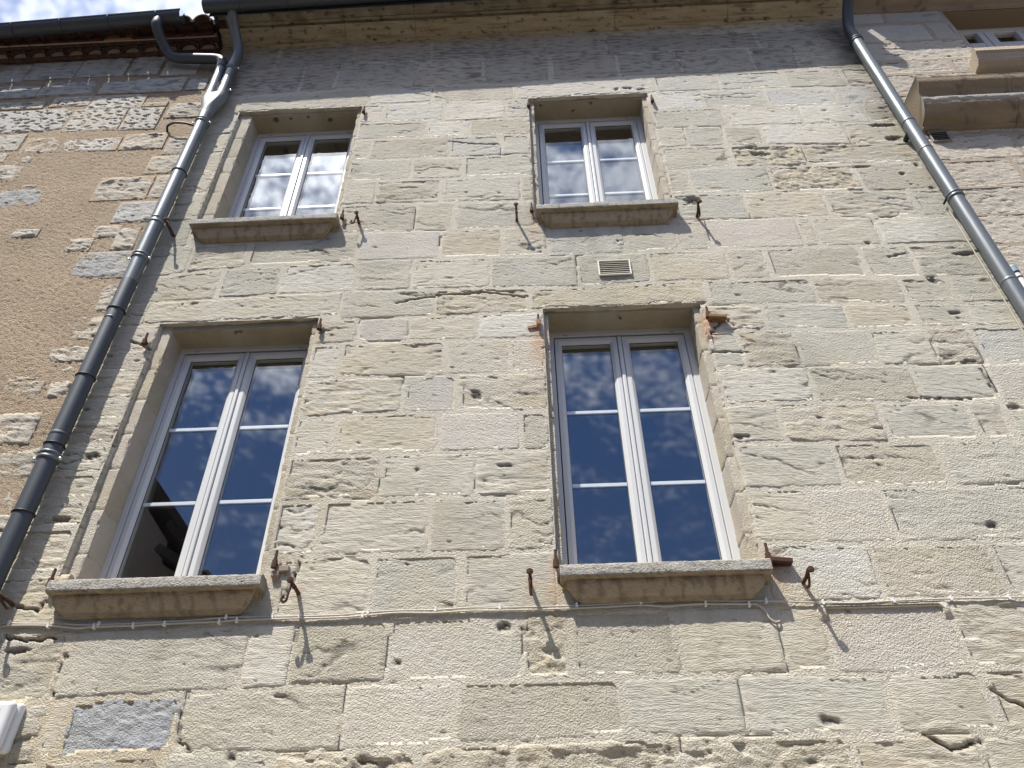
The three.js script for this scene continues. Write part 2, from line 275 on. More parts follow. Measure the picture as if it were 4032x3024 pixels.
// dirt and stains that lie on the wall itself
function stain(c, x, y) {
  const mold = sstep(0.15, 0.6, fbm(x * 9, y * 34, 3) + (y > 8.02 ? 0.20 : -0.36) + 0.3 * fbm(x * 1.4, y * 2.5, 2));
  c = mixc(c, SOOT, mold * 0.55);
  const leak = sstep(2.72, 3.1, x + 0.14 * fbm(x * 4, y * 5, 3)) * sstep(6.7, 7.3, y) * sstep(9.2, 8.6, y) * (0.5 + 0.5 * fbm(x * 8, y * 10, 3) + 0.35 * sstep(7.8, 8.0, y));
  c = mixc(c, SOOT, clamp(leak) * 0.9);
  const r1 = Math.exp(-(((x - 0.055) / 0.05) ** 2)) * sstep(4.45, 4.75, y) * sstep(4.97, 4.9, y) * (0.7 + 0.5 * noise(x * 40, y * 30));
  const r2 = Math.exp(-(((x - 1.145) / 0.035) ** 2)) * sstep(4.72, 4.82, y) * sstep(5.02, 4.96, y);
  const r3 = Math.exp(-(((x - 1.18) / 0.06) ** 2 + ((y - 3.2) / 0.12) ** 2)) * 0.8;
  const r4 = Math.exp(-(((x - 0.07) / 0.06) ** 2 + ((y - 3.1) / 0.10) ** 2)) * 0.7 + Math.exp(-(((x - 0.06) / 0.06) ** 2 + ((y - 5.9) / 0.12) ** 2)) * 0.7;
  c = mixc(c, RUSTY, clamp((r1 + r2) * 0.75)); c = mixc(c, [0.40, 0.29, 0.20], clamp((r3 + r4) * 0.75));
  const och = sstep(0.25, 0.7, fbm(x * 1.1 + 20, y * 1.4, 3)) * 0.35; c = mixc(c, OCHRE, och);
  for (const p of RUSTED) { const dx = x - p[0], dy = y - p[1]; if (dx > -0.1 && dx < 0.12 && dy < 0.08 && dy > -0.3) { const k = Math.exp(-((dx + 0.012 * noise(y * 14, p[0])) ** 2) / (0.0006 + 0.002 * Math.max(0, dy + 0.06))) * (dy > 0 ? Math.exp(-dy * dy / 0.002) : Math.exp(dy / 0.11)) * (0.55 + 0.5 * noise(x * 50, y * 22)); c = mixc(c, RUSTY, clamp(k * p[2] * 1.25)); } }
  for (const p of DRIPS) if (x > p[0] && x < p[1] && y < p[2] && y > p[2] - 0.5) { const k = sstep(p[2] - 0.5, p[2] - 0.05, y) * sstep(0, 0.05, x - p[0]) * sstep(0, 0.05, p[1] - x) * (0.35 + 0.5 * noise(x * 13, y * 1.3) + 0.3 * noise(x * 40, y * 3)); c = mixc(c, [0.27, 0.235, 0.175], clamp(k) * 0.5); }
  const pale = sstep(0.05, 0.5, fbm(x * 1.5 - 30, y * 1.9 + 12, 4)); c = mixc(c, [0.58, 0.55, 0.48], pale * 0.42 * (y < 8 ? 1 : 0.3));
  const damp = sstep(0.12, 0.55, fbm(x * 1.2 + 60, y * 0.75 - 20, 4)); c = mixc(c, [0.335, 0.325, 0.265], damp * 0.42);
  const gr = sstep(0.1, 0.7, fbm(x * 0.8 - 7, y * 0.9 + 4, 2)) * 0.3; c = mixc(c, [0.40, 0.41, 0.33], gr);
  return c;
}
let grit = 0; // dirt lying in the fissures of the point last asked for
// relief of one kind of stone, in metres out of the wall
function relief(st, x, y, sx, sy) {
  const X = x + sx, Y = y + sy;
  let h = 0.003 * fbm(X * 2.2, Y * 3.5, 2); grit = 0;
  if (st !== 'p' && st !== 'g' && st !== 'k' && st !== 'v') { // thin fissures along the bedding
    const fy = Y * 8.5 + 0.9 * noise(X * 1.7, Y * 2) + 0.35 * noise(X * 7, Y * 7) + 0.12 * noise(X * 25, Y * 25), q = Math.abs(noise(X * 1.1, fy)), ms = sstep(0.10, 0.45, noise(X * 2.3 + 50, Y * 4.1)), k = (1 - sstep(0.02, 0.075, q)) * ms;
    h -= 0.0065 * k; grit = 0.75 * k;
  }
  if (st === 's' || st === 'd' || st === 'm' || st === 'y') {
    const mask = sstep(-0.35, 0.4, fbm(X * 1.6 + 4, Y * 2.6, 2));
    h += 0.0016 * mask * noise(X * 7 + 0.6 * noise(X * 3, Y * 9), Y * 52) + 0.0013 * noise(X * 30, Y * 75) + 0.0014 * noise(X * 58, Y * 80);
    const fl = sstep(0.12, 0.4, fbm(X * 1.9 + 33, Y * 2.4, 3)); h += 0.0042 * fl * facet(X * 6, Y * 22) + 0.0018 * facet(X * 26, Y * 46);
    const cut = noise(X * 4.5, Y * 26 + 1.5 * noise(X * 2, Y * 2));
    const cq = sstep(0.42, 0.75, cut) * sstep(-0.1, 0.4, fbm(X * 2 - 8, Y * 3, 2)); h -= 0.0045 * cq; grit = Math.max(grit, 0.3 * cq);
  } else if (st === 'b' || st === 'w') {
    h += 0.0012 * noise(X * 16, Y * 60) + 0.0022 * facet(X * 24, Y * 40) + 0.0012 * noise(X * 55, Y * 60) - 0.006 * sstep(0.55, 0.8, noise(X * 10, Y * 24));
  } else if (st === 'r' || st === 'u') {
    const m = sstep(-0.5, 0.25, fbm(X * 1.8 + 11, Y * 2.2, 2)), t = Y * 24 + 2.6 * fbm(X * 3.2, Y * 3, 3), f = t - Math.floor(t), id = Math.floor(t);
    const len = sstep(-0.25, 0.35, noise(X * 3.3 + id * 7.1, id * 3.7));
    h += m * len * (0.005 * f * f - 0.002) + 0.0062 * m * facet(X * 4.2, Y * 17) + 0.0042 * facet(X * 12, Y * 32) + 0.0016 * noise(X * 44, Y * 66);
    const rq = sstep(0.5, 0.72, noise(X * 3.6, Y * 27)); h -= 0.0045 * rq; grit = Math.max(grit, 0.4 * rq, 0.5 * m * len * (1 - sstep(0.0, 0.14, f)));
    if (st === 'u') h += 0.010 * facet(X * 9, Y * 15) + 0.005 * fbm(X * 20, Y * 26, 2);
  } else if (st === 'l') {
    const n1 = Math.abs(noise(X * 7 + 0.7 * noise(X * 14, Y * 14), Y * 11)), n2 = Math.abs(noise(X * 19, Y * 26));
    h += 0.008 * Math.sqrt(n1) + 0.004 * n2 - 0.007 + 0.011 * facet(X * 6.5, Y * 12) + 0.007 * facet(X * 15, Y * 24) + 0.002 * noise(X * 60, Y * 60);
  } else if (st === 'k') h += 0.007 * facet(X * 19, Y * 24) + 0.003 * facet(X * 44, Y * 50) + 0.002 * noise(X * 58, Y * 64);
  else if (st === 'v') { // pecked face, rows of pick marks
    const q = noise(X * 21 + noise(X * 6, Y * 6), Y * 34); h += -0.015 * sstep(0.10, 0.5, q) + 0.0025 * noise(X * 50, Y * 60);
  } else if (st === 'n') { h += 0.0055 * facet(X * 15, Y * 26) + 0.003 * facet(X * 34, Y * 50) + 0.002 * noise(X * 52, Y * 70); }
  else if (st === 't') { h += 0.002 * noise(X * 20, Y * 50) + 0.0012 * noise(X * 60, Y * 70); }
  else h += 0.0022 * noise(X * 60, Y * 62) + 0.0016 * noise(X * 95, Y * 100) + 0.0012 * noise(X * 24, Y * 24); // p, g
  return h;
}
const RC = [0.475, 0.372, 0.262]; // the sandy render of the left house
const cells = []; // [x0, x1, ylo(x), yhi(x)] for the bed of mortar
let stoneSeed = 1;
const DX = 0.0125, DY = 0.0085;
function stone(parent, x0, x1, ylo, yhi, st, { free = '', z = 0, clean = false, name = 'stone', round = 0.014, joint = 0.0035, dx = DX, dy = DY, blob = 0, label } = {}) {
  const id = stoneSeed++, R = rng(id * 7919), sx = R() * 90, sy = R() * 90, base = z + 0.0022 + (R() - 0.5) * 0.003, tx = (R() - 0.5) * 0.003, ty = (R() - 0.5) * 0.004;
  const tone = 0.93 + R() * 0.14, warm = (R() - 0.5) * 0.05, pits = [];
  let kind = 'kvtnu'.includes(st) ? C[st] : mixc(C[st], [0.51, 0.475, 0.40], 0.18); kind = [kind[0] * tone * (1 + warm), kind[1] * tone, kind[2] * tone * (1 - warm * 1.4)];
  const xm = (x0 + x1) / 2, W = x1 - x0, Hm = yhi(xm) - ylo(xm), np = (st === 'p' || st === 'g' || st === 'k') ? 1 : 2 + Math.floor(R() * 6 * W / 0.5);
  for (let i = 0; i < np; i++) pits.push([x0 + R() * W, mix(ylo(xm), yhi(xm), R()), 0.004 + R() * R() * R() * 0.02, 0.003 + R() * 0.005]);
  const smear = (R() < 0.6 ? 0.12 : -0.16) + (st === 'w' ? 0.1 : 0), jw = joint * (st === 'p' ? 0.2 : R() * 1.7);
  const edgy = R() < 0.15;
  const n = Math.max(3, Math.ceil(W / dx)), m = Math.max(3, Math.ceil(Hm / dy));
  const cols = n + 3, rows = m + 3, pos = new Float32Array(cols * rows * 3), col = new Float32Array(cols * rows * 3), uv = new Float32Array(cols * rows * 2);
  for (let j = 0; j < rows; j++) for (let i = 0; i < cols; i++) {
    const ii = clamp(i - 1, 0, n), jj = clamp(j - 1, 0, m), rim = i === 0 || j === 0 || i === cols - 1 || j === rows - 1;
    let x = x0 + W * ii / n; const lo = ylo(x), hi = yhi(x); let y = mix(lo, hi, jj / m);
    const wob = (st === 'p' ? 0.3 : 1) * (0.0075 * noise(x * 9 + sx, y * 9 + sy) + 0.0045 * noise(x * 24 + sx, y * 24 + sy) + 0.0025 * noise(x * 60 + sx, y * 60));
    let d = 9, df = 9;
    const put = (side, q) => { if (free.includes(side)) df = Math.min(df, q); else d = d > 8 ? q : Math.min(d, q) - (Math.abs(d - q) < 0.02 ? (0.02 - Math.abs(d - q)) ** 2 / 0.08 : 0); };
    put('l', x - x0); put('r', x1 - x); put('b', y - lo); put('t', hi - y);
    if (blob) { const ex = Math.abs((x - xm) / (W / 2)), ey = Math.abs((y - (lo + hi) / 2) / ((hi - lo) / 2)), q = (ex ** blob + ey ** blob) ** (1 / blob); d = Math.min(d, (1 - q) * 0.5 * Math.min(W, Hm) + 0.020 * noise(x * 7 + sx, y * 7 + sy) + 0.010 * noise(x * 19 + sx, y * 19)); }
    let h = base + tx * (x - xm) / W * 2 + ty * ((y - lo) / (hi - lo) - 0.5) * 2 + relief(st, x, y, sx, sy); const gritHere = grit;
    let pit = 0;
    for (const p of pits) { const ex = (x - p[0]) / (p[2] * 1.4), ey = (y - p[1]) / (p[2] * 0.8), q = ex * ex + ey * ey; if (q < 3) { const k = 1 - sstep(0.4, 1.1, q + 0.4 * noise(x * 60, y * 60)); pit = Math.max(pit, k); h -= k * p[3]; } }
    const [cut, dirt] = wear(x, y);
    h -= cut;
    const e = sstep(0, round, d + wob - jw);
    h = mix(z - (edgy ? 0.010 : 0.0030), h, e);
    if (df < 0.05) { const ch = df + 0.014 * noise(x * 11 + sx, y * 11) + 0.008 * noise(x * 37, y * 37 + sy) - 0.005; h -= 0.022 * (1 - sstep(-0.004, 0.009, ch)); }
    if (rim) h = z - 0.09;
    // colour
    const v = 1 + 0.10 * fbm(x * 5 + sx, y * 18 + sy, 3) + 0.05 * noise(x * 30 + sx, y * 90);
    let c = [kind[0] * v, kind[1] * v, kind[2] * v * (1 + 0.04 * noise(x * 4 + sx, y * 5))];
    if (st === 'r' || st === 'l' || st === 'u') { c = mixc(c, OCHRE, 0.35 * sstep(0.0, 0.6, fbm(x * 4 + sx, y * 9 + sy, 3))); c = mixc(c, WHITE, 0.3 * sstep(0.1, 0.6, fbm(x * 6 + sy, y * 14, 3))); }
    if (st === 'd') c = mixc(c, [0.16, 0.13, 0.09], 0.2);
    const wm = sstep(0.0, 0.35, smear - d * 2.2 + 0.55 * fbm(x * 3.1 + sx, y * 5.2 + sy, 3) + 0.2 * noise(x * 25, y * 34));
    if (st !== 'k' && st !== 'd' && st !== 't') c = mixc(c, MORTAR, 0.8 * wm);
    if (blob) c = mixc([RC[0], RC[1], RC[2]], c, sstep(-0.002, 0.010, d + 0.008 * noise(x * 22 + sx, y * 22)));
    if (!clean) c = stain(c, x, y);
    c = mixc(c, DIRT, Math.max(dirt, 0.55 * pit, gritHere * 0.8));
    const o = j * cols + i;
    pos[o * 3] = x; pos[o * 3 + 1] = y; pos[o * 3 + 2] = h; col[o * 3] = c[0]; col[o * 3 + 1] = c[1]; col[o * 3 + 2] = c[2];
    uv[o * 2] = (x + sx) / 0.6; uv[o * 2 + 1] = (y + sy) / 0.6;
  }
  const idx = new Uint32Array((cols - 1) * (rows - 1) * 6); let q = 0;
  for (let j = 0; j < rows - 1; j++) for (let i = 0; i < cols - 1; i++) { const a = j * cols + i, b = a + cols; idx[q++] = a; idx[q++] = a + 1; idx[q++] = b; idx[q++] = b; idx[q++] = a + 1; idx[q++] = b + 1; }
  const g = new THREE.BufferGeometry();
  g.setAttribute('position', new THREE.BufferAttribute(pos, 3)); g.setAttribute('uv', new THREE.BufferAttribute(uv, 2)); g.setAttribute('color', new THREE.BufferAttribute(col, 3));
  g.setIndex(new THREE.BufferAttribute(idx, 1)); g.computeVertexNormals();
  cells.push([x0, x1, ylo, yhi, blob]);
  const s = part(name, g, 'pgklvun'.includes(st) || R() < 0.4 ? M.grain : M.comb, parent);
  if (label) s.userData.label = label;
  return s;
}
// the bed that the stones sit in; deep behind the stones, flush in the joints; open where the windows are
function bed(parent, name, x0, x1, y0, y1, holes, height, colour, material, step = 0.014) {
  const n = Math.ceil((x1 - x0) / step), m = Math.ceil((y1 - y0) / step), cols = n + 1, pos = new Float32Array(cols * (m + 1) * 3), col = new Float32Array(cols * (m + 1) * 3), uv = new Float32Array(cols * (m + 1) * 2);
  const deep = new Uint8Array(cols * (m + 1));
  for (const [a, b, lo, hi, blob] of cells) {
    if (blob) continue;
    const e = 0.04, i0 = Math.max(0, Math.ceil((a + e - x0) / step)), i1 = Math.min(n, Math.floor((b - e - x0) / step));
    for (let i = i0; i <= i1; i++) { const x = x0 + i * step, j0 = Math.max(0, Math.ceil((lo(x) + e - y0) / step)), j1 = Math.min(m, Math.floor((hi(x) - e - y0) / step)); for (let j = j0; j <= j1; j++) deep[j * cols + i] = 1; }
  }
  for (let j = 0; j <= m; j++) for (let i = 0; i <= n; i++) {
    const x = x0 + i * step, y = y0 + j * step, o = j * cols + i, [cut, dirt] = wear(x, y);
    let z = deep[o] ? -0.075 : height(x, y) - cut;
    const c = deep[o] ? colour(x, y) : mixc(colour(x, y), DIRT, dirt);
    pos[o * 3] = x; pos[o * 3 + 1] = y; pos[o * 3 + 2] = z; col.set(c, o * 3); uv[o * 2] = x / 0.6; uv[o * 2 + 1] = y / 0.6;
  }
  const idx = [];
  for (let j = 0; j < m; j++) for (let i = 0; i < n; i++) {
    const x = x0 + (i + 0.5) * step, y = y0 + (j + 0.5) * step;
    if (holes.some((h) => x > h[0] && x < h[1] && y > h[2] && y < h[3])) continue;
    const a = j * cols + i, b = a + cols; idx.push(a, a + 1, b, b, a + 1, b + 1);
  }
  const g = new THREE.BufferGeometry();
  g.setAttribute('position', new THREE.BufferAttribute(pos, 3)); g.setAttribute('uv', new THREE.BufferAttribute(uv, 2)); g.setAttribute('color', new THREE.BufferAttribute(col, 3));
  g.setIndex(idx); g.computeVertexNormals();
  return part(name, g, material, parent);
}

// ------------------------------------------------------------------ the stone house in the middle
const house = thing('stone_house', 'pale limestone house with four white casement windows, filling the middle between the two downpipes', 'house');
const HL = -2.80, HR = 3.19;
// openings: outer edge of the rebate, inner edge of the reveal, their tops, left edge of the glass, glass top, pane spacing, sill
const OPEN = {
  TL: { x0: -2.515, x1: -1.430, top: 7.722, g0: -2.332, gt: 7.555, pitch: 0.468, sill: 6.085 },
  TR: { x0: 0.075, x1: 1.105, top: 7.722, g0: 0.198, gt: 7.560, pitch: 0.468, sill: 6.085 },
  BL: { x0: -2.475, x1: -1.412, top: 5.092, g0: -2.316, gt: 4.912, pitch: 0.538, sill: 3.222 },
  BR: { x0: 0.098, x1: 1.122, top: 5.083, g0: 0.212, gt: 4.930, pitch: 0.532, sill: 3.222 },
};
const EDGE = { HL, HR, TL0: OPEN.TL.x0, TL1: OPEN.TL.x1, TR0: OPEN.TR.x0, TR1: OPEN.TR.x1, BL0: OPEN.BL.x0, BL1: OPEN.BL.x1, BR0: OPEN.BR.x0, BR1: OPEN.BR.x1, TLo: -2.558 };
const B = [];
function line(...pts) { // a bed joint: runs level through the given points
  return (x) => { let k = 0; while (k < pts.length - 2 && x > pts[k + 1][0]) k++; const a = pts[k], b = pts[k + 1]; return a[1] + (b[1] - a[1]) * clamp((x - a[0]) / (b[0] - a[0]), -0.15, 1.15); };
}
const flat = (y) => () => y;
const ragged = (y) => (x) => y + 0.034 * Math.max(0, fbm(x * 2.6 + y * 7, y * 3, 3)) + 0.013 * Math.max(0, noise(x * 13, y * 5)); // a lintel's broken lower edge
function course(top, bottom, xs, styles) {
  for (let i = 0; i + 1 < xs.length; i++) {
    const a = EDGE[xs[i]] ?? xs[i], b = EDGE[xs[i + 1]] ?? xs[i + 1];
    const free = (/^(TL1|TR1|BL1|BR1)$/.test(xs[i]) ? 'l' : '') + (/^(TL0|TR0|BL0|BR0)$/.test(xs[i + 1]) ? 'r' : '');
    let lo = B[bottom], hi = B[top];
    if (top === 2 && xs[i] === 'TLo') { stone(house, a, b, ragged(OPEN.TL.top), hi, 's', { free: 'b', name: 'lintel' }); continue; }
    if (top === 18) for (const o of [OPEN.BL, OPEN.BR]) if (a < o.x1 - 0.1 && b > o.x0 + 0.1) hi = flat(o.sill - 0.07);
    stone(house, a, b, lo, hi, styles[i], { free });
  }
}
B[0] = line([-3.11, 8.906], [-1.769, 8.894], [0.224, 8.861], [1.594, 8.776], [3.082, 8.742], [3.297, 8.739]);
B[1] = line([-2.81, 8.424], [-2.325, 8.465], [-1.718, 8.512], [-0.835, 8.48], [0.824, 8.459], [1.542, 8.441], [3.109, 8.435]);
B[2] = line([-2.662, 7.975], [-1.653, 8.03], [-0.967, 8.024], [-0.045, 7.98], [1.474, 8.01], [2.408, 7.996], [3.095, 7.972]);
B[3] = line([-2.663, 7.618], [-1.351, 7.741], [-0.781, 7.745], [0.075, 7.716], [1.182, 7.733], [1.43, 7.726], [2.355, 7.696], [3.103, 7.651]);
B[4] = line([-2.764, 7.363], [-1.442, 7.463], [-0.671, 7.42], [0.079, 7.422], [1.385, 7.442], [2.088, 7.41], [2.696, 7.386], [3.064, 7.405]);
B[5] = line([-2.733, 7.083], [-1.421, 7.191], [-0.448, 7.174], [0.071, 7.16], [1.341, 7.159], [1.998, 7.132], [2.73, 7.112], [3.062, 7.098]);
B[6] = line([-2.776, 6.804], [-1.423, 6.895], [-0.608, 6.884], [0.074, 6.87], [1.297, 6.878], [1.972, 6.851], [2.567, 6.809], [3.051, 6.803]);
B[7] = line([-2.779, 6.538], [-1.424, 6.61], [-0.891, 6.595], [-0.029, 6.58], [1.247, 6.564], [1.665, 6.576], [2.227, 6.551], [3.064, 6.53]);
B[8] = line([-2.733, 6.243], [-1.42, 6.307], [-0.643, 6.287], [0.057, 6.26], [1.269, 6.26], [1.89, 6.232], [2.547, 6.202], [3.065, 6.187]);
B[9] = line([-2.702, 5.888], [-2.461, 5.899], [-1.978, 5.91], [-1.236, 5.967], [-0.637, 5.949], [-0.168, 5.95], [0.061, 5.956], [0.558, 5.944], [1.351, 5.939], [1.929, 5.926], [2.496, 5.898], [3.062, 5.875]);
B[10] = line([-2.676, 5.57], [-2.449, 5.595], [-2.02, 5.628], [-1.331, 5.65], [-0.808, 5.642], [-0.258, 5.627], [0.332, 5.61], [1.098, 5.616], [1.935, 5.602], [2.483, 5.582], [3.112, 5.566]);
B[11] = line([-2.726, 5.301], [-2.136, 5.313], [-1.739, 5.331], [-1.289, 5.337], [-0.807, 5.328], [-0.256, 5.318], [0.355, 5.287], [1.05, 5.31], [1.391, 5.299], [1.903, 5.287], [2.496, 5.247], [3.063, 5.24]);
B[12] = line([-1.253, 5.069], [-0.797, 5.066], [0.003, 5.064], [1.193, 5.062], [1.889, 5.04], [2.496, 5.01], [3.084, 4.985]);
B[13] = line([-1.335, 4.848], [-1.224, 4.855], [-0.78, 4.848], [-0.122, 4.83], [0.074, 4.831], [1.169, 4.83], [1.52, 4.831], [2.035, 4.8], [2.722, 4.787], [3.092, 4.779]);
B[14] = line([-1.321, 4.559], [-1.185, 4.564], [-0.527, 4.551], [0.092, 4.536], [1.132, 4.522], [1.718, 4.511], [2.293, 4.486], [2.676, 4.482], [3.008, 4.477]);
B[15] = line([-1.413, 4.252], [-1.144, 4.264], [-0.783, 4.268], [-0.071, 4.25], [0.091, 4.246], [1.099, 4.241], [1.672, 4.239], [2.266, 4.205], [2.562, 4.198], [2.905, 4.189]);
B[16] = line([-1.365, 3.975], [-1.106, 3.981], [-0.547, 3.973], [0.095, 3.972], [1.134, 3.973], [1.679, 3.953], [2, 3.939], [2.589, 3.93], [2.812, 3.926]);
B[17] = line([-1.416, 3.683], [-1.066, 3.685], [-0.752, 3.681], [-0.337, 3.677], [0.106, 3.672], [1.14, 3.67], [1.655, 3.659], [2.291, 3.643], [2.591, 3.643], [2.706, 3.641]);
B[18] = line([-2.802, 3.295], [-2.435, 3.296], [-1.451, 3.351], [-1.022, 3.358], [-0.555, 3.347], [0.019, 3.349], [1.144, 3.352], [1.658, 3.329], [2.45, 3.322]);
B[19] = line([-2.671, 2.991], [-2.394, 2.997], [-1.357, 3.006], [-0.976, 3.014], [-0.377, 3.019], [0.165, 3.022], [1.209, 3.021], [1.654, 3.03], [2.318, 3.024]);
B[20] = line([-2.516, 2.634], [-2.309, 2.662], [-1.661, 2.683], [-1.402, 2.691], [-0.934, 2.702], [-0.432, 2.698], [0.059, 2.702], [0.641, 2.701], [1.103, 2.7], [1.556, 2.684], [1.905, 2.699], [2.176, 2.702]);
B[21] = line([-2.41, 2.389], [-2.152, 2.406], [-1.66, 2.427], [-1.211, 2.417], [-0.575, 2.416], [-0.392, 2.433], [0.005, 2.431], [0.384, 2.447], [0.879, 2.436], [1.13, 2.434], [1.532, 2.43], [1.912, 2.422], [2.05, 2.417]);
B[22] = line([-2.305, 2.148], [-1.127, 2.16], [-0.005, 2.172], [1.94, 2.168]);
course(0, 1, ['HL', -2.361, -1.615, -0.846, 0.84, 2.27, 2.859, 'HR'], 'ddddddb');
course(1, 2, ['HL', -2.049, -1.728, -0.983, -0.344, 0.286, 0.905, 1.473, 2.144, 2.553, 'HR'], 'ddrrrddddr');
course(2, 3, ['HL', -2.558], 's');
course(2, 3, ['TLo', -1.366], 's');
course(2, 3, [-1.366, -0.801, -0.047], 'wb');
course(2, 3, [1.2, 1.763, 2.351, 2.862, 'HR'], 'wwsr');
course(3, 4, ['HL', 'TL0'], 's');
course(3, 4, ['TL1', -1.211, -0.678, -0.14, 'TR0'], 'wwww');
course(3, 4, ['TR1', 1.578, 2.121, 2.697, 'HR'], 'wwww');
course(4, 5, ['HL', 'TL0'], 's');
course(4, 5, ['TL1', -0.824, -0.447, 'TR0'], 'sws');
course(4, 5, ['TR1', 1.722, 2.343, 2.879, 'HR'], 'swwb');
course(5, 6, ['HL', 'TL0'], 's');
course(5, 6, ['TL1', -1.277, -0.606, -0.182, 'TR0'], 'sbws');
course(5, 6, ['TR1', 1.341, 1.656, 1.967, 2.632, 'HR'], 'ssbws');
course(6, 7, ['HL', 'TL0'], 's');
course(6, 7, ['TL1', -0.906, -0.489, 'TR0'], 'sss');
course(6, 7, ['TR1', 1.656, 2.227, 'HR'], 'slr');
course(7, 8, ['HL', 'TL0'], 's');
course(7, 8, ['TL1', -1.165, -0.647, -0.029, 'TR0'], 'srss');
course(7, 8, ['TR1', 1.28, 1.89, 2.554, 'HR'], 'sslb');
course(8, 9, ['HL', 'TL0'], 's');
course(8, 9, ['TL1', -0.832, -0.534, 'TR0'], 'bss');
course(8, 9, ['TR1', 1.644, 2.223, 2.855, 'HR'], 'sbrs');
course(9, 10, ['HL', -2.455, -2.027, -1.226, -0.633, -0.168, 0.143, 0.699, 1.074, 1.308, 1.953, 2.06, 2.491, 'HR'], 'srspbswsspssw');
course(10, 11, ['HL', -2.165, -1.735, -1.202, -0.812, -0.257, 0.344, 0.85, 1.384, 1.649, 2.3, 2.641, 'HR'], 'sswsbssssbsr');
course(11, 12, [-1.271, -0.634, 0.006], 'sr');
course(11, 12, [1.19, 1.9, 2.465, 2.789, 'HR'], 'sbss');
course(12, 13, ['BL1', -1.125, -0.789, -0.345, 'BR0'], 'spsw');
course(12, 13, ['BR1', 1.516, 2.032, 2.466, 2.788, 'HR'], 'rsbss');
course(13, 14, ['BL1', -1.21, -0.533, -0.135, 'BR0'], 'wbbg');
course(13, 14, ['BR1', 1.312, 1.653, 2.121, 2.477, 2.742, 'HR'], 'srgsrw');
course(14, 15, ['BL1', -0.787, -0.45, 'BR0'], 'rpr');
course(14, 15, ['BR1', 1.673, 2.27, 2.717, 'HR'], 'wssg');
course(15, 16, ['BL1', -1.165, -0.548, -0.074, 'BR0'], 'sbps');
course(15, 16, ['BR1', 1.424, 1.986, 2.49, 2.692, 'HR'], 'srsbs');
course(16, 17, ['BL1', -0.864, -0.332, 'BR0'], 'rsr');
course(16, 17, ['BR1', 1.662, 2.231, 'HR'], 'sbs');
course(17, 18, ['BL1', -1.16, -0.565, -0.161, 'BR0'], 'wsbs');
course(17, 18, ['BR1', 1.454, 1.826, 'HR'], 'sgs');
course(18, 19, ['HL', -2.426, -1.32, -0.845, -0.394, 0.106, 1.128, 1.663, 2.262, 'HR'], 'rssssswbs');
course(19, 20, ['HL', -2.298, -1.413, -1.191, -0.732, -0.089, 0.141, 0.648, 1.125, 1.34, 1.939, 'HR'], 'rswsglssspr');
course(20, 21, ['HL', -2.277, -2.181, -1.652, -0.907, -0.395, 0.363, 0.886, 1.534, 1.978, 'HR'], 'rmksgssssr');
course(21, 22, ['HL', -1.674, -1.185, -0.553, -0.144, 0.588, 1.308, 1.86, 'HR'], 'rslrllrs');
stone(house, -0.047, 1.2, ragged(OPEN.TR.top), B[2], 'w', { free: 'b', name: 'lintel' });
stone(house, -2.605, -1.273, ragged(OPEN.BL.top), B[11], 's', { free: 'b', name: 'lintel' });
stone(house, 0.006, 1.19, ragged(OPEN.BR.top), B[11], 'y', { free: 'b', name: 'lintel' });
stone(house, HL, -2.605, flat(5.09), B[11], 'm');
for (const [a, b] of [[HL, -2.558]]) stone(house, a, b, flat(7.73), B[2], 's');
{ // narrow courses between the left downpipe and the lower left window
  const ys = [5.09, 4.86, 4.67, 4.46, 4.29, 4.12, 3.92, 3.74, 3.57, 3.30], st = 'mmrsrsrrr';
  for (let i = 0; i < 9; i++) stone(house, HL, OPEN.BL.x0, flat(ys[i + 1]), flat(ys[i]), st[i], { free: 'r' });
}
for (const k of ['TL', 'TR']) { const o = OPEN[k]; stone(house, o.x0, o.x1, B[9], flat(o.sill - 0.07), 's'); }
const smearField = (x, y) => fbm(x * 1.3 + 2, y * 1.6 + 7, 3);
{
  const holes = Object.values(OPEN).map((o) => [o.x0 - 0.005, o.x1 + 0.005, o.sill - 0.06, o.top + 0.005]);
  bed(house, 'mortar', HL - 0.02, HR + 0.02, 2.0, 8.98, holes, (x, y) => {
    let z = 0.0006 + 0.0030 * smearField(x, y) + 0.0018 * noise(x * 40, y * 40) + 0.0016 * noise(x * 85, y * 85);
    z -= 0.016 * sstep(0.34, 0.5, noise(x * 1.7 + 31, y * 2.3)) * sstep(-0.2, 0.3, noise(x * 9, y * 9));
    if (x > 1.33 && x < 1.95) z += 0.017 * sstep(2.938, 2.952, y + 0.012 * noise(x * 9, 3)) * sstep(3.03, 2.99, y);
    return z;
  }, (x, y) => {
    const v = 1 + 0.12 * fbm(x * 4, y * 4, 3);
    let c = [MORTAR[0] * v, MORTAR[1] * v, MORTAR[2] * v];
    c = mixc(c, OCHRE, 0.75 * sstep(2.75, 2.6, y) * sstep(-1.55, -1.75, x) * 0.55 + 0.25 * sstep(0.1, 0.6, fbm(x * 1.5, y * 1.5, 2)));
    return stain(c, x, y);
  }, M.grain);
}
part('plinth_wall', box(HL, HR, 0, 2.02, -0.5, -0.002), M.render, house);
part('rear_wall', box(HL + 0.02, HR - 0.02, 0, 8.9, -9, -2.6), M.render, house);
part('attic_floor', box(HL + 0.02, HR - 0.02, 8.7, 8.95, -2.6, -0.09), M.render, house);

// window reveals, windows and sills
const revealColour = (c0) => (x, y, z) => { const v = 1 + 0.14 * fbm(x * 6, y * 6 + z * 9, 3); return mixc([c0[0] * v, c0[1] * v, c0[2] * v], OCHRE, 0.25 * sstep(0, 0.6, fbm(x * 3 + z * 5, y * 3, 2))); };
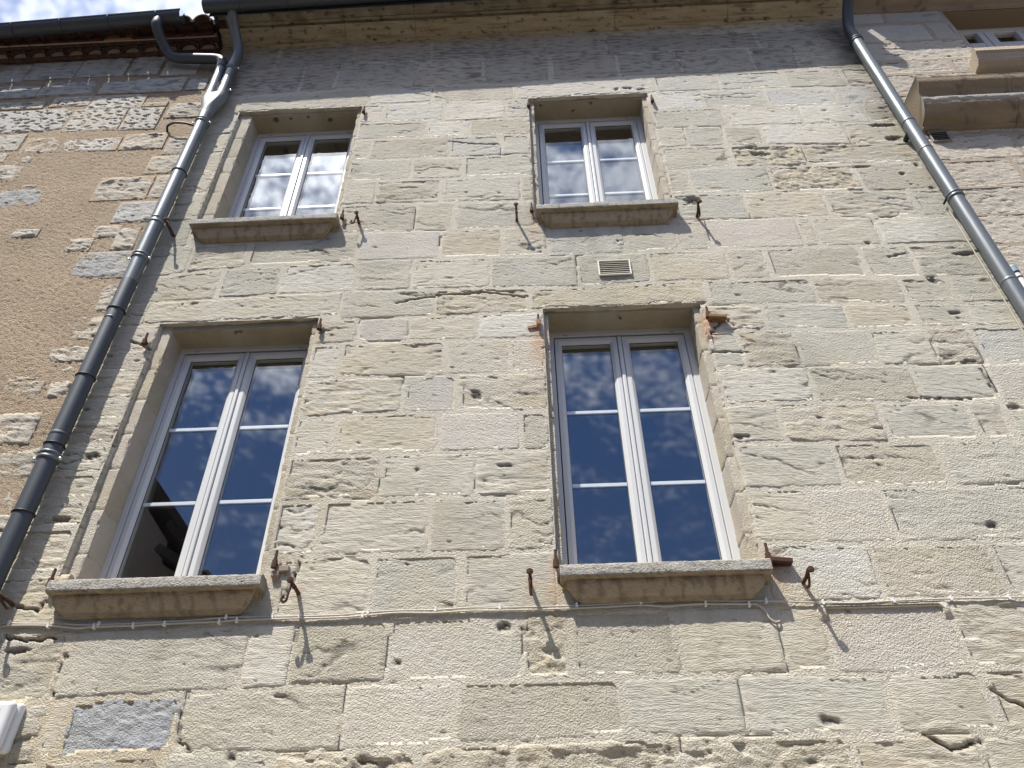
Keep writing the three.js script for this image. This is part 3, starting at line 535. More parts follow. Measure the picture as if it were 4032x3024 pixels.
// a strip of dressed stone following a bent section (points of [u, z]) between t0 and t1; place turns (u, t, z) into a point
function reveal(section, t0, t1, place, seed, c0, spots = []) {
  const P = []; for (let k = 0; k + 1 < section.length; k++) { const a = section[k], b = section[k + 1], n = Math.max(1, Math.round(Math.hypot(b[0] - a[0], b[1] - a[1]) / 0.011)); for (let i = 0; i < n; i++) P.push([mix(a[0], b[0], i / n), mix(a[1], b[1], i / n), k, i]); }
  P.push([...section.at(-1), section.length - 2, 1]);
  const N = P.length, T = Math.max(2, Math.ceil((t1 - t0) / 0.014)), pos = [], col = [], uv = [], idx = [], f = revealColour(c0);
  for (let j = 0; j <= T; j++) for (let k = 0; k < N; k++) {
    const t = mix(t0, t1, j / T), p = P[k], e = Math.min(t - t0, t1 - t), gr = 0.005 * (1 - sstep(0, 0.010, e));
    const w = 0.0035 * fbm(t * 6 + seed, p[0] * 9 + p[1] * 9, 2) + 0.0016 * noise(t * 45 + seed, (p[0] + p[1]) * 60);
    let u = p[0], z = p[1];
    const inner = p[2] === section.length - 2 && p[3] > 0;
    if (inner) u += (section.at(-1)[0] >= section[0][0] ? -1 : 1) * (w + gr) ; else z += w - gr;
    if (p[3] === 0 && k > 0 && k < N - 1 && p[2] === section.length - 2) { const ch = Math.max(0, noise(t * 14 + seed, 4.4) + 0.5 * noise(t * 45, seed) - 0.05) * 0.012; z -= ch; u += (section.at(-1)[0] >= section[0][0] ? -1 : 1) * ch * 0.8; }
    let hole = 0; if (inner) for (const sp of spots) { const dd = Math.hypot(t - sp[0], z - sp[1]) / sp[2] + 0.25 * noise(t * 60, z * 60); hole = Math.max(hole, 1 - sstep(0.6, 1.1, dd)); } u += hole * 0.012;
    const q = place(u, t, z); pos.push(...q); uv.push((t + seed) / 0.6, (p[0] + p[1] + seed) / 0.6); col.push(...mixc(stain(f(q[0], q[1], q[2]), q[0], q[1]), [0.05, 0.04, 0.03], hole * 0.85));
  }
  for (let j = 0; j < T; j++) for (let k = 0; k < N - 1; k++) { const a = j * N + k, b = a + N; idx.push(a, a + 1, b, b, a + 1, b + 1); }
  const g = new THREE.BufferGeometry();
  g.setAttribute('position', new THREE.Float32BufferAttribute(pos, 3)); g.setAttribute('uv', new THREE.Float32BufferAttribute(uv, 2)); g.setAttribute('color', new THREE.Float32BufferAttribute(col, 3));
  g.setIndex(idx); return toCreasedNormals(g, 0.7);
}
// four mitred lengths of moulding round a rectangle; section points are [inward, z]
function mitred(x0, x1, y0, y1, section) {
  const pos = [], idx = [];
  const corner = (k, d) => [[x0 + d, y0 + d], [x1 - d, y0 + d], [x1 - d, y1 - d], [x0 + d, y1 - d]][k % 4];
  for (let k = 0; k < 4; k++) { const base = pos.length / 3; for (const [d, z] of section) for (const e of [k, k + 1]) { const c = corner(e, d); pos.push(c[0], c[1], z); }
    for (let i = 0; i + 1 < section.length; i++) { const a = base + i * 2; idx.push(a, a + 1, a + 2, a + 2, a + 1, a + 3); } }
  const g = new THREE.BufferGeometry(); g.setAttribute('position', new THREE.Float32BufferAttribute(pos, 3)); g.setIndex(idx);
  const h = g.toNonIndexed(); h.computeVertexNormals(); return h;
}
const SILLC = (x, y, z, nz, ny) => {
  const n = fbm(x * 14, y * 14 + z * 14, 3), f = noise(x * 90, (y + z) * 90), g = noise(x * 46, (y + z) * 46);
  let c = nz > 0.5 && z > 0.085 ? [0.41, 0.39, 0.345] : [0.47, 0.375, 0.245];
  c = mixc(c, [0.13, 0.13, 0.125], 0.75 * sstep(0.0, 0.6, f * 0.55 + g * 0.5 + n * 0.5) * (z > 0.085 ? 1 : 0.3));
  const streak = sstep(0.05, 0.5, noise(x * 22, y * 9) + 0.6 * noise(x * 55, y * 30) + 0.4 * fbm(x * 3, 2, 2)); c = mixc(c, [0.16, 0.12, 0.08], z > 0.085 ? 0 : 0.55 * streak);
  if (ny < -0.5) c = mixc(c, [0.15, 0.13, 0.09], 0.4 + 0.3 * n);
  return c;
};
let k0 = 0;
for (const [key, o] of Object.entries(OPEN)) {
  k0++;
  const xi0 = o.g0 - 0.088, xi1 = o.g0 + 0.868, yi = o.gt + 0.137, left = key[1] === 'L', sec0 = (a, b) => [[a, -0.032], [b, -0.032], [b, -0.34]];
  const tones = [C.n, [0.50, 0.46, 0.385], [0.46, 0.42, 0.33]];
  for (const [side, outer, inner] of [[0, o.x0 - 0.04, xi0], [1, o.x1 + 0.04, xi1]]) {
    let y = o.sill - 0.06, n = 0;
    while (y < o.top + 0.01) { const y1 = Math.min(o.top + 0.02, y + 0.26 + 0.08 * noise(k0 * 3.3 + n, side * 5)); const yy = o.top + 0.02 - y1 < 0.12 ? o.top + 0.02 : y1;
      part('jamb_stone', reveal(sec0(outer, inner), y, yy, (u, t, z) => [u, t, z], k0 * 13 + n * 3 + side * 7, tones[(n + k0 + side) % 3]), M.grain, house); y = yy; n++; }
  }
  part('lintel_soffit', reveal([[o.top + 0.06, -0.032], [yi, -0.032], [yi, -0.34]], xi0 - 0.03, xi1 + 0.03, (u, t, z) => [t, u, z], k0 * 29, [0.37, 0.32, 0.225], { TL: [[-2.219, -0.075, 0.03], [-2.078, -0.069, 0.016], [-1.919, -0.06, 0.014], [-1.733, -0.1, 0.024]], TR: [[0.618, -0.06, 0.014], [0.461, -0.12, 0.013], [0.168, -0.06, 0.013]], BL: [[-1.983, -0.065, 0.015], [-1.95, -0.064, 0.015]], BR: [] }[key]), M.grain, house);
  // the room behind
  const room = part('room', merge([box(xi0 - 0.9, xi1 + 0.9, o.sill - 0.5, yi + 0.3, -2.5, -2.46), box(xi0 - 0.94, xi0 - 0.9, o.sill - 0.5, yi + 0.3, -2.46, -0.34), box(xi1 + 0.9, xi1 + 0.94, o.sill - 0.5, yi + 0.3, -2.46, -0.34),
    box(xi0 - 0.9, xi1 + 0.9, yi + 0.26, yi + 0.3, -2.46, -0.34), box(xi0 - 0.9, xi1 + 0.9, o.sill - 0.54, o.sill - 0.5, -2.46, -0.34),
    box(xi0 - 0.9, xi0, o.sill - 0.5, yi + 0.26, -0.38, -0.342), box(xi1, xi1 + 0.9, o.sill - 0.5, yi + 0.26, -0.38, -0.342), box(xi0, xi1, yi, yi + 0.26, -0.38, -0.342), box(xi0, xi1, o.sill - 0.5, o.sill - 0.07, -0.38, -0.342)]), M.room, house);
  // window
  const w = new THREE.Group(); w.name = 'window'; house.add(w);
  const f0 = -0.205, gb = o.gt - 3 * o.pitch, x0 = o.g0 - 0.112, x1 = o.g0 + 0.885, y1 = o.gt + 0.15, y0 = gb - 0.14;
  part('fixed_frame', mitred(x0, x1, y0, y1, [[0, f0 - 0.07], [0, f0], [0.053, f0], [0.058, f0 - 0.004], [0.060, f0 - 0.02], [0.060, f0 - 0.07]]), M.pvc, w);
  part('seal', box(x0 + 0.055, x1 - 0.055, y0 + 0.055, y1 - 0.055, f0 - 0.052, f0 - 0.050), M.void, w).visible = true;
  w.children.pop();
  const sash = (a, b) => {
    part('sash', mitred(a, b, gb - 0.075, o.gt + 0.073, [[0, f0 - 0.055], [0, f0 - 0.001], [0.002, f0 + 0.002], [0.026, f0 + 0.002], [0.030, f0 + 0.0005], [0.046, f0 - 0.012], [0.048, f0 - 0.016], [0.048, f0 - 0.055]]), M.pvc, w);
    part('seal', mitred(a + 0.046, b - 0.046, gb - 0.029, o.gt + 0.027, [[0, f0 - 0.0165], [0.004, f0 - 0.0165], [0.004, f0 - 0.022]]), M.seal, w);
    const p = (z, t) => { const g = new THREE.PlaneGeometry(b - a - 0.092, o.gt + 0.075 - 0.046 - gb + 0.075 - 0.046); g.rotateY(t).rotateX(t * 0.6); g.translate((a + b) / 2, (gb + o.gt - 0.002) / 2, z); return g; };
    part('glass_pane', p(f0 - 0.022, 0.003 * noise(a * 7.7, 1)), M.pane, w);
    part('glass_pane', p(f0 - 0.040, 0.004 * noise(a * 5.1, 2)), M.pane, w);
    for (const i of [1, 2]) part('glazing_bar', box(a + 0.048, b - 0.048, o.gt - i * o.pitch - 0.013, o.gt - i * o.pitch + 0.011, f0 - 0.036, f0 - 0.026, 0.003), M.bar, w);
  };
  sash(o.g0 - 0.048, o.g0 + 0.370); sash(o.g0 + 0.404, o.g0 + 0.822);
  // rounded cover strip where the two sashes meet
  const cs = new THREE.Shape(); cs.moveTo(-0.0135, -0.05); cs.lineTo(-0.0135, 0.006); cs.quadraticCurveTo(-0.013, 0.010, -0.009, 0.010); cs.lineTo(0.009, 0.010); cs.quadraticCurveTo(0.013, 0.010, 0.0135, 0.006); cs.lineTo(0.0135, -0.05);
  const cg = new THREE.ExtrudeGeometry(cs, { depth: o.gt - gb + 0.146, bevelEnabled: false, curveSegments: 4 }); cg.rotateX(-Math.PI / 2); cg.scale(1, 1, -1); cg.index ?? 0;
  part('cover_strip', new RoundedBoxGeometry(0.027, o.gt - gb + 0.146, 0.06, 3, 0.008).translate(o.g0 + 0.387, (o.gt + gb) / 2, f0 - 0.02), M.pvc, w);
  for (const s of [-1, 1]) part('vent_slot', box(o.g0 + 0.387 + s * 0.36 - 0.014, o.g0 + 0.387 + s * 0.36 + 0.014, o.gt + 0.10, o.gt + 0.104, f0 - 0.001, f0 + 0.0012), M.seal, w);
  // sill: a slab over a moulded block with slanted ends
  const sill = new THREE.Group(); sill.name = 'window_sill'; house.add(sill);
  const a0 = left ? o.x0 + 0.02 : o.x0 + 0.006, a1 = left ? o.x1 + 0.035 : o.x1 + 0.012, t = o.sill;
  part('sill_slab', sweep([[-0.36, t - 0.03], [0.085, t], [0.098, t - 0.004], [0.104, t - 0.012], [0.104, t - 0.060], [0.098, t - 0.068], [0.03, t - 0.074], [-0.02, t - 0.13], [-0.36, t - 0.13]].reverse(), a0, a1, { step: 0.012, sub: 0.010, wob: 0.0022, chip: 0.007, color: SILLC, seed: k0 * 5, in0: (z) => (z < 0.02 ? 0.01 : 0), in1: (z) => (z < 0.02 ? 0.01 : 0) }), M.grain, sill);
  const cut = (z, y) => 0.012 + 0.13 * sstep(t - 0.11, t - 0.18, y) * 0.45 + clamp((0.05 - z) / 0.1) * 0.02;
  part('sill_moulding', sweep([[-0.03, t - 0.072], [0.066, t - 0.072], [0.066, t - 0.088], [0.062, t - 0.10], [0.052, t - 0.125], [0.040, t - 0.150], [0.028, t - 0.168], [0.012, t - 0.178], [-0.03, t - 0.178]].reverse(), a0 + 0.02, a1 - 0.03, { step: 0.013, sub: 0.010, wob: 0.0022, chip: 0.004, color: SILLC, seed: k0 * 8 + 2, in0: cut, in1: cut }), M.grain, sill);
}
// cornice in blocks, a zinc gutter on it, tiles behind
const CORC = (x, y, z, nz, ny) => { const n = fbm(x * 3, z * 20 + y * 20, 3); let c = mixc([0.40, 0.325, 0.20], [0.50, 0.435, 0.315], clamp(0.5 + 1.3 * n)); const sp = sstep(0.42, 0.7, noise(x * 13, (y + z) * 17) + 0.5 * noise(x * 40, (y + z) * 44)); c = mixc(c, SOOT, 0.85 * sp); const ln = sstep(0.25, 0.6, noise(x * 2.5, (y + z) * 40)); c = mixc(c, [0.13, 0.10, 0.06], 0.6 * ln); const bd = sstep(9.02, 9.06, y) * (0.35 + 0.3 * noise(x * 9, 3)); return mixc(c, SOOT, clamp(bd)); };
{
  const prof = [[-0.3, 8.905], [0.012, 8.905], [0.022, 8.915], [0.028, 8.935], [0.05, 8.955], [0.10, 8.985], [0.150, 8.998], [0.160, 9.000], [0.160, 9.050], [0.190, 9.050], [0.194, 9.062], [0.215, 9.066], [0.26, 9.07], [0.295, 9.085], [0.300, 9.13], [-0.3, 9.16]];
  const xs = [-2.965, -1.72, -1.02, -0.1, 0.95, 2.05, 3.17];
  for (let i = 0; i + 1 < xs.length; i++) part('cornice_stone', sweep(prof, xs[i] + (i ? 0.002 : 0), xs[i + 1] - 0.002, { step: 0.02, sub: 0.012, wob: 0.003, chip: 0.006, color: CORC, seed: i * 4 + 1 }), M.grain, house);
  const roof = part('roof', new THREE.BoxGeometry(6.1, 0.08, 6).rotateX(0.33).translate(0.14, 10.2, -2.6), M.terracotta, house);
}
function canal(r, th, len, squash = 1) { // half-round clay tile, hollow side down, its visible end towards +z
  const end = (inward) => new THREE.RingGeometry(r - th, r, 14, 1, 0, Math.PI).translate(0, 0, inward);
  return merge([new THREE.CylinderGeometry(r, r * 0.86, len, 14, 1, true, -Math.PI / 2, Math.PI).rotateX(Math.PI / 2).rotateZ(Math.PI), new THREE.CylinderGeometry(r - th, r * 0.86 - th, len, 14, 1, true, -Math.PI / 2, Math.PI).rotateX(Math.PI / 2).rotateZ(Math.PI), end(len / 2)]).scale(1, squash, 1);
}
function roofTile(parent, x, y, z, tilt) { return part('roof_tile', canal(0.092, 0.013, 0.45).rotateX(tilt).translate(x, y, z), M.terracotta, parent); }
for (let i = 0; i < 31; i++) roofTile(house, -2.94 + i * 0.2, 9.25 + 0.006 * noise(i * 3.1, 2), 0.15, 0.33);
part('added_light_stop', box(-2.98, 3.17, 9.165, 9.185, -0.1, 0.352), M.render, house);  // unseen slab added to stop sun leaking under the tiles
part('added_sun_apron', new THREE.BoxGeometry(6.1, 0.30, 0.004).rotateZ(0.02).translate(0.08, 9.07, 0.353), M.zincDark, house);  // hidden sheet added to block sun passing behind the gutter
part('verge_tile', box(-3.02, -2.985, 9.1, 9.2, -0.1, 0.46, 0.006).translate(0, 0, 0), M.terracotta, house);

function gutter(label, x0, x1, y0, y1, z, r, mat) { // half-round trough open above, with a rolled lip, end caps and straps
  const t = thing('gutter', label, 'gutter', [0, 0, 0], 'gutters');
  const len = x1 - x0, S = 24, ring = (R) => { const s = []; for (let i = 0; i <= 14; i++) { const a = Math.PI * i / 14; s.push(new THREE.Vector2(-Math.cos(a) * R, -Math.sin(a) * R)); } return s; };
  const sh = new THREE.Shape([...ring(r), ...ring(r - 0.004).reverse()]);
  const g = new THREE.ExtrudeGeometry(sh, { depth: len, bevelEnabled: false, steps: S }); g.rotateY(Math.PI / 2).rotateY(Math.PI); // section in z, length in x
  g.translate(x0 + len, 0, z); const tiltY = (q) => { const p = q.attributes.position; for (let i = 0; i < p.count; i++) { const x = p.getX(i); p.setY(i, p.getY(i) + mix(y0, y1, (x - x0) / len) + 0.003 * noise(x * 3, 1)); } q.computeVertexNormals(); return q; };
  g.computeBoundingBox(); const bx = g.boundingBox; g.translate(x0 - bx.min.x, 0, z - (bx.min.z + bx.max.z) / 2);
  part('trough', toCreasedNormals(tiltY(g), 0.6), mat, t);
  part('rolled_lip', tiltY(tube([[x0, 0.004, z + r], [(x0 + x1) / 2, 0.004, z + r], [x1, 0.004, z + r]], 0.010, 20, 8)), mat, t);
  for (const x of [x0, x1]) part('end_cap', tiltY(new THREE.CylinderGeometry(r, r, 0.004, 20, 1, false, 0, Math.PI).rotateX(Math.PI / 2).rotateY(Math.PI / 2).rotateX(0).translate(x, 0, z)), mat, t);
  for (let x = x0 + 0.35; x < x1; x += 0.46) { const pts = []; for (let i = 0; i <= 12; i++) { const a = Math.PI * i / 12; pts.push([x, -Math.sin(a) * (r + 0.003), z + Math.cos(a) * (r + 0.003)]); }
    part('bracket', tiltY(tube(pts, 0.006, 24, 6)), mat, t); }
  return t;
}
gutter('zinc gutter with shade put into its colour, along the cornice at the top edge of the stone house', -3.0, 3.1, 8.93, 9.13, 0.42, 0.066, M.zincDark);  // both gutters: shade painted in by using the darker zinc
gutter('zinc gutter with shade put into its colour, against the sky on the eave of the left house', -6.6, -3.26, 8.73, 8.96, 0.325, 0.065, M.zincDark);

// ------------------------------------------------------------------ the rubble house on the left
const left = thing('rubble_house', 'beige rendered house at far left with rubble stones showing through and tiled eave', 'house');

{
  const keep = cells.length, S = (list, st, blob, opt = {}) => { for (const [a, b, lo, hi] of list) stone(left, a, b, flat(lo), flat(hi), st, { blob, z: 0.008, round: 0.014, joint: 0.004, ...opt }); };
  const top = [[-5.12, -4.83, 8.45, 8.79], [-4.84, -4.33, 8.48, 8.82], [-4.33, -3.84, 8.48, 8.84], [-3.82, -3.50, 8.47, 8.84], [-3.47, -3.11, 8.44, 8.71], [-5.06, -4.58, 8.15, 8.38], [-4.59, -4.04, 8.15, 8.43], [-3.99, -3.65, 8.15, 8.38], [-3.68, -3.17, 8.14, 8.40], [-3.15, -2.95, 8.15, 8.35], [-5.6, -5.15, 8.45, 8.79], [-5.55, -5.1, 8.13, 8.38], [-6.1, -5.63, 8.45, 8.79], [-6.0, -5.58, 8.13, 8.38]];
  S(top, 't', 9);
  S([[-4.92, -4.42, 7.95, 8.08], [-4.37, -3.98, 7.96, 8.13], [-4.00, -3.47, 7.87, 8.12], [-4.83, -4.10, 7.55, 7.93], [-4.09, -3.58, 7.52, 7.89], [-3.57, -3.24, 7.51, 7.87], [-4.00, -3.48, 7.20, 7.40], [-5.5, -4.86, 7.55, 7.93], [-5.4, -4.95, 7.95, 8.08]], 'v', 7);
  S([[-3.47, -3.24, 7.89, 7.96], [-4.67, -4.37, 7.27, 7.51], [-3.06, -2.88, 7.10, 7.36], [-4.11, -3.98, 6.70, 6.75], [-3.00, -2.85, 6.50, 6.80]], 'n', 5);
  S([[-3.21, -2.89, 7.68, 7.92], [-4.35, -4.01, 7.21, 7.45], [-3.47, -3.08, 7.20, 7.44], [-4.56, -4.42, 7.09, 7.23], [-4.34, -4.18, 7.07, 7.17], [-4.46, -4.20, 6.81, 7.05], [-3.14, -2.85, 6.83, 7.08], [-3.47, -3.01, 6.49, 6.80], [-3.95, -3.72, 6.07, 6.17], [-3.29, -3.08, 6.03, 6.17], [-3.44, -3.25, 5.88, 6.03], [-3.10, -2.92, 5.88, 6.13]], 'u', 3.2);
  S([[-4.31, -3.86, 6.46, 6.69], [-3.20, -2.84, 6.20, 6.46], [-3.31, -2.86, 5.57, 5.86]], 'k', 4);
  S([[-3.00, -2.83, 5.22, 5.50], [-3.08, -2.84, 4.95, 5.20], [-3.16, -2.85, 4.76, 4.93], [-3.33, -3.07, 4.48, 4.67], [-3.04, -2.89, 4.48, 4.62], [-3.08, -2.88, 4.66, 4.74], [-3.31, -3.22, 4.73, 4.78]], 'u', 3.2, { z: 0.008 });
  S([[-3.28, -2.99, 4.13, 4.37], [-3.18, -2.84, 3.88, 4.12], [-2.98, -2.90, 3.68, 3.80], [-3.04, -2.86, 3.40, 3.66], [-3.45, -3.2, 3.86, 4.1]], 'u', 4);
  cells.length = keep;
  bed(left, 'roughcast', -6.6, -2.78, 2.0, 8.93, [], (x, y) => {
    const n = fbm(x * 1.1, y * 1.1 + 8, 3);
    return 0.004 + 0.012 * n + 0.003 * noise(x * 31 + 5, y * 29) + 0.005 * noise(x * 47 + y * 20, y * 50 - x * 19) + 0.004 * noise(x * 70, y * 66) - 0.006 * sstep(7.4, 7.9, y);
  }, (x, y) => {
    const v = 1 + 0.16 * fbm(x * 2.2, y * 2.6, 3) + 0.10 * noise(x * 40, y * 50), c = [RC[0] * v, RC[1] * v, RC[2] * v];
    const pale = sstep(0.1, 0.55, fbm(x * 3 + 40, y * 4, 3)) * 0.35 + 0.3 * sstep(7.4, 8.2, y); return mixc(c, [0.47, 0.40, 0.31], pale);
  }, M.roughcast, 0.012);
  part('plinth_wall', box(-6.6, HL, 0, 2.02, -0.5, -0.002), M.render, left);
  part('rear_wall', box(-6.6, HL - 0.02, 0, 8.7, -9, -0.12), M.render, left);
  // eave: a course of thin tiles, a row of half-round tiles, a line of thin tiles, a row of bricks
  const rim = (mat) => mat;
  for (let i = 0; i < 12; i++) part('flat_tile', box(-6.6 + i * 0.303, -6.6 + i * 0.303 + 0.300, 8.822 + 0.003 * noise(i * 2.2, 1), 8.846, -0.1, 0.052, 0.005), M.terracotta, left);
  part('eave_mortar', sweep([[-0.1, 8.847], [0.035, 8.847], [0.05, 8.86], [0.07, 8.924], [-0.1, 8.926]].reverse(), -6.6, -3.0, { step: 0.03, wob: 0.004, chip: 0.003, color: (x, y) => { const v = 1 + 0.2 * fbm(x * 7, y * 7, 2); return [0.33 * v, 0.26 * v, 0.18 * v]; } }), M.grain, left);
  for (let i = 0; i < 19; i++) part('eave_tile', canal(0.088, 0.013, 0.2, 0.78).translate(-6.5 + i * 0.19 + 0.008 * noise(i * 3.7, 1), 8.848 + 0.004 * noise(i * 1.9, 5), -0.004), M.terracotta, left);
  for (let i = 0; i < 12; i++) part('flat_tile', box(-6.6 + i * 0.303, -6.6 + i * 0.303 + 0.299, 8.925 + 0.003 * noise(i * 2.2, 6), 8.944, -0.1, 0.118, 0.005), M.terracotta, left);
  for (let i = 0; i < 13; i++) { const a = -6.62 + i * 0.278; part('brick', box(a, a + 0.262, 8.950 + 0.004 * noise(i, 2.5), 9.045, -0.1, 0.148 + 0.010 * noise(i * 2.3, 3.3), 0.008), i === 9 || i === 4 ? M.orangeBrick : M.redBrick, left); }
  part('eave_mortar', box(-6.6, -3.0, 8.946, 9.04, -0.1, 0.13), M.render, left);
  part('roof', new THREE.BoxGeometry(3.7, 0.06, 6).rotateX(0.33).translate(-4.75, 10.02, -2.62), M.terracotta, left);
  for (let i = 0; i < 19; i++) roofTile(left, -6.5 + i * 0.19 + 0.012 * noise(i * 2.7, 3), 9.012 + 0.02 * noise(i * 1.31, 8) + (i * 0.19 - 3.2) * 0.03, 0.065, 0.33);
  part('added_light_stop', box(-6.6, -3.02, 9.045, 9.06, -0.1, 0.25), M.render, left);  // added out of view to keep sun from passing below the tiles
}

// ------------------------------------------------------------------ the ashlar house on the right
const right = thing('ashlar_house', 'pinkish beige bush-hammered stone house at far right with projecting stone band and small window', 'house');
{
  const keep = cells.length, ys = [2.45, 2.79, 3.13, 3.47, 3.81, 4.15, 4.5, 4.85, 5.2, 5.55, 5.88, 6.2, 6.545, 6.88, 7.2, 7.52, 7.85, 8.08, 8.43, 8.79, 9.06], R = rng(4242);
  for (let i = 0; i + 1 < ys.length; i++) {
    const lo = flat(ys[i] + 0.0), hi = flat(ys[i + 1]); let x = 3.21; const limit = ys[i] > 7.9 ? 4.15 : 7.2; let first = true;
    while (x < limit - 0.02) { let b = Math.min(limit, x + (first ? 0.35 + 0.5 * R() : 0.5 + 0.35 * R())); if (limit - b < 0.2) b = limit; first = false;
      stone(right, x, b, lo, hi, ys[i] > 8.2 ? 't' : 'n', { z: -0.012, clean: true, joint: 0.008, free: ys[i] > 7.9 && b === limit ? 'r' : '', dx: x > 4.6 ? 0.03 : DX, dy: x > 4.6 ? 0.03 : DY }); x = b; }
  }
  bed(right, 'mortar', 3.2, 7.2, 2.0, 9.1, [[4.155, 7.2, 8.1, 9.0]], (x, y) => -0.010 + 0.003 * fbm(x * 5, y * 5, 2) + 0.002 * noise(x * 50, y * 50), (x, y) => { const v = 1 + 0.15 * fbm(x * 5, y * 5, 2); return [0.42 * v, 0.355 * v, 0.275 * v]; }, M.grain, 0.016);
  cells.length = keep;
  part('plinth_wall', box(HR + 0.02, 7.2, 0, 2.02, -0.5, -0.015), M.render, right);
  part('rear_wall', box(HR + 0.02, 7.2, 0, 9.0, -9, -2.6), M.render, right);
  const BC = (x, y, z, nz, ny) => { const n = fbm(x * 3, (y + z) * 8, 3); let c = mixc([0.25, 0.185, 0.115], [0.34, 0.275, 0.19], clamp(0.5 + n)); c = mixc(c, SOOT, 0.7 * sstep(0.25, 0.6, noise(x * 4.2, 3.3) + 0.35 * noise(x * 19, y * 22)) + (y > 7.33 && y < 7.6 ? 0.75 : 0)); if (y > 7.095 && y < 7.15 && z > 0.1) c = mixc(c, [0.46, 0.45, 0.42], 0.8); return c; };  // pale fillet on the band: its light is put into the colour
  const bp = [[-0.1, 7.37], [0.235, 7.355], [0.245, 7.345], [0.244, 7.29], [0.236, 7.268], [0.215, 7.248], [0.195, 7.225], [0.18, 7.195], [0.170, 7.165], [0.168, 7.152], [0.182, 7.148], [0.187, 7.128], [0.182, 7.108], [0.172, 7.098], [0.168, 7.075], [0.152, 7.045], [0.125, 7.015], [0.09, 6.99], [0.05, 6.972], [0.032, 6.965], [0.03, 6.945], [-0.1, 6.94]].reverse();
  let bx = 3.235; for (const e of [3.98, 4.44, 5.2, 6.0, 7.2]) { part('band_stone', sweep(bp, bx, e - 0.003, { step: 0.02, sub: 0.014, wob: 0.003, chip: 0.008, color: BC, seed: bx * 3, in0: bx < 3.3 ? (z) => clamp((z - 0.05) * 0.10, 0, 1) * 0 + clamp(0.2 - z, 0, 0.2) * 0.0 : () => 0 }), M.grain, right); bx = e; }
  // cornice above
  part('cornice_stone', sweep([[-0.1, 9.01], [0.0, 9.01], [0.02, 9.03], [0.03, 9.07], [0.10, 9.11], [0.18, 9.15], [0.2, 9.16], [0.2, 9.22], [0.42, 9.27], [0.46, 9.30], [0.46, 9.36], [-0.1, 9.4]].reverse(), 3.22, 7.2, { step: 0.03, wob: 0.003, chip: 0.006, color: BC, seed: 9 }), M.grain, right);
  // small window under the cornice
  const w = new THREE.Group(); w.name = 'window'; right.add(w);
  const z = -0.2;
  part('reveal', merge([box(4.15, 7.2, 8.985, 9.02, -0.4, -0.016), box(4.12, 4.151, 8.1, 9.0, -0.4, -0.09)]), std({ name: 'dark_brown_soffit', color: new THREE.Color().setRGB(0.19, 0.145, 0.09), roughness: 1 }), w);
  part('fixed_frame', merge([box(4.15, 6.2, 8.90, 8.985, z - 0.06, z, 0.004), box(4.15, 4.40, 8.1, 8.90, z - 0.06, z, 0.004), box(4.15, 6.2, 8.1, 8.16, z - 0.06, z)]), M.pvc, w);
  for (const [a, b] of [[4.54, 4.60], [4.61, 4.69], [4.92, 4.98], [4.99, 5.06], [5.30, 5.36]]) part('sash_stile', box(a, b, 8.16, 8.899, z - 0.05, z + 0.006, 0.004), M.pvc, w);
  for (const [a, b] of [[4.40, 4.54], [4.69, 4.92], [5.06, 5.30], [5.36, 6.2]]) { part('sash_rail', box(a, b, 8.63, 8.70, z - 0.05, z + 0.003, 0.004), M.pvc, w); part('glass_pane', new THREE.PlaneGeometry(b - a, 0.20).translate((a + b) / 2, 8.80, z - 0.03), M.pane, w); part('lower_panel', box(a, b, 8.16, 8.63, z - 0.04, z - 0.01), M.pvc, w); }
  part('room', merge([box(4.0, 7.2, 8.0, 9.1, -2.5, -2.46), box(3.96, 4.0, 8.0, 9.1, -2.46, -0.4), box(7.16, 7.2, 8.0, 9.1, -2.46, -0.05), box(4.0, 7.2, 9.021, 9.06, -2.46, -0.1), box(4.0, 7.2, 8.0, 8.08, -2.46, -0.1)]), M.room, right);
  const sp = [[-0.3, 7.99], [0.13, 7.965], [0.15, 7.955], [0.15, 7.905], [0.13, 7.895], [0.125, 7.87], [0.11, 7.85], [0.108, 7.835], [0.09, 7.82], [0.05, 7.80], [0.0, 7.795], [-0.3, 7.79]].reverse();
  part('window_sill', sweep(sp, 3.985, 6.4, { step: 0.02, sub: 0.012, wob: 0.0015, chip: 0.003, color: (x, y, zz) => { const v = 1 + 0.1 * fbm(x * 5, (y + zz) * 9, 2); return [0.55 * v, 0.46 * v, 0.355 * v]; }, seed: 3, in0: (zz) => clamp(0.15 - zz, 0, 0.15) * 0.25 }), M.grain, right);
  part('wall_under_window', box(4.155, 7.2, 7.98, 8.1, -0.4, -0.012), M.render, right);
  part('roof', new THREE.BoxGeometry(4.0, 0.08, 6).rotateX(0.33).translate(5.22, 10.5, -2.6), M.terracotta, right);
}

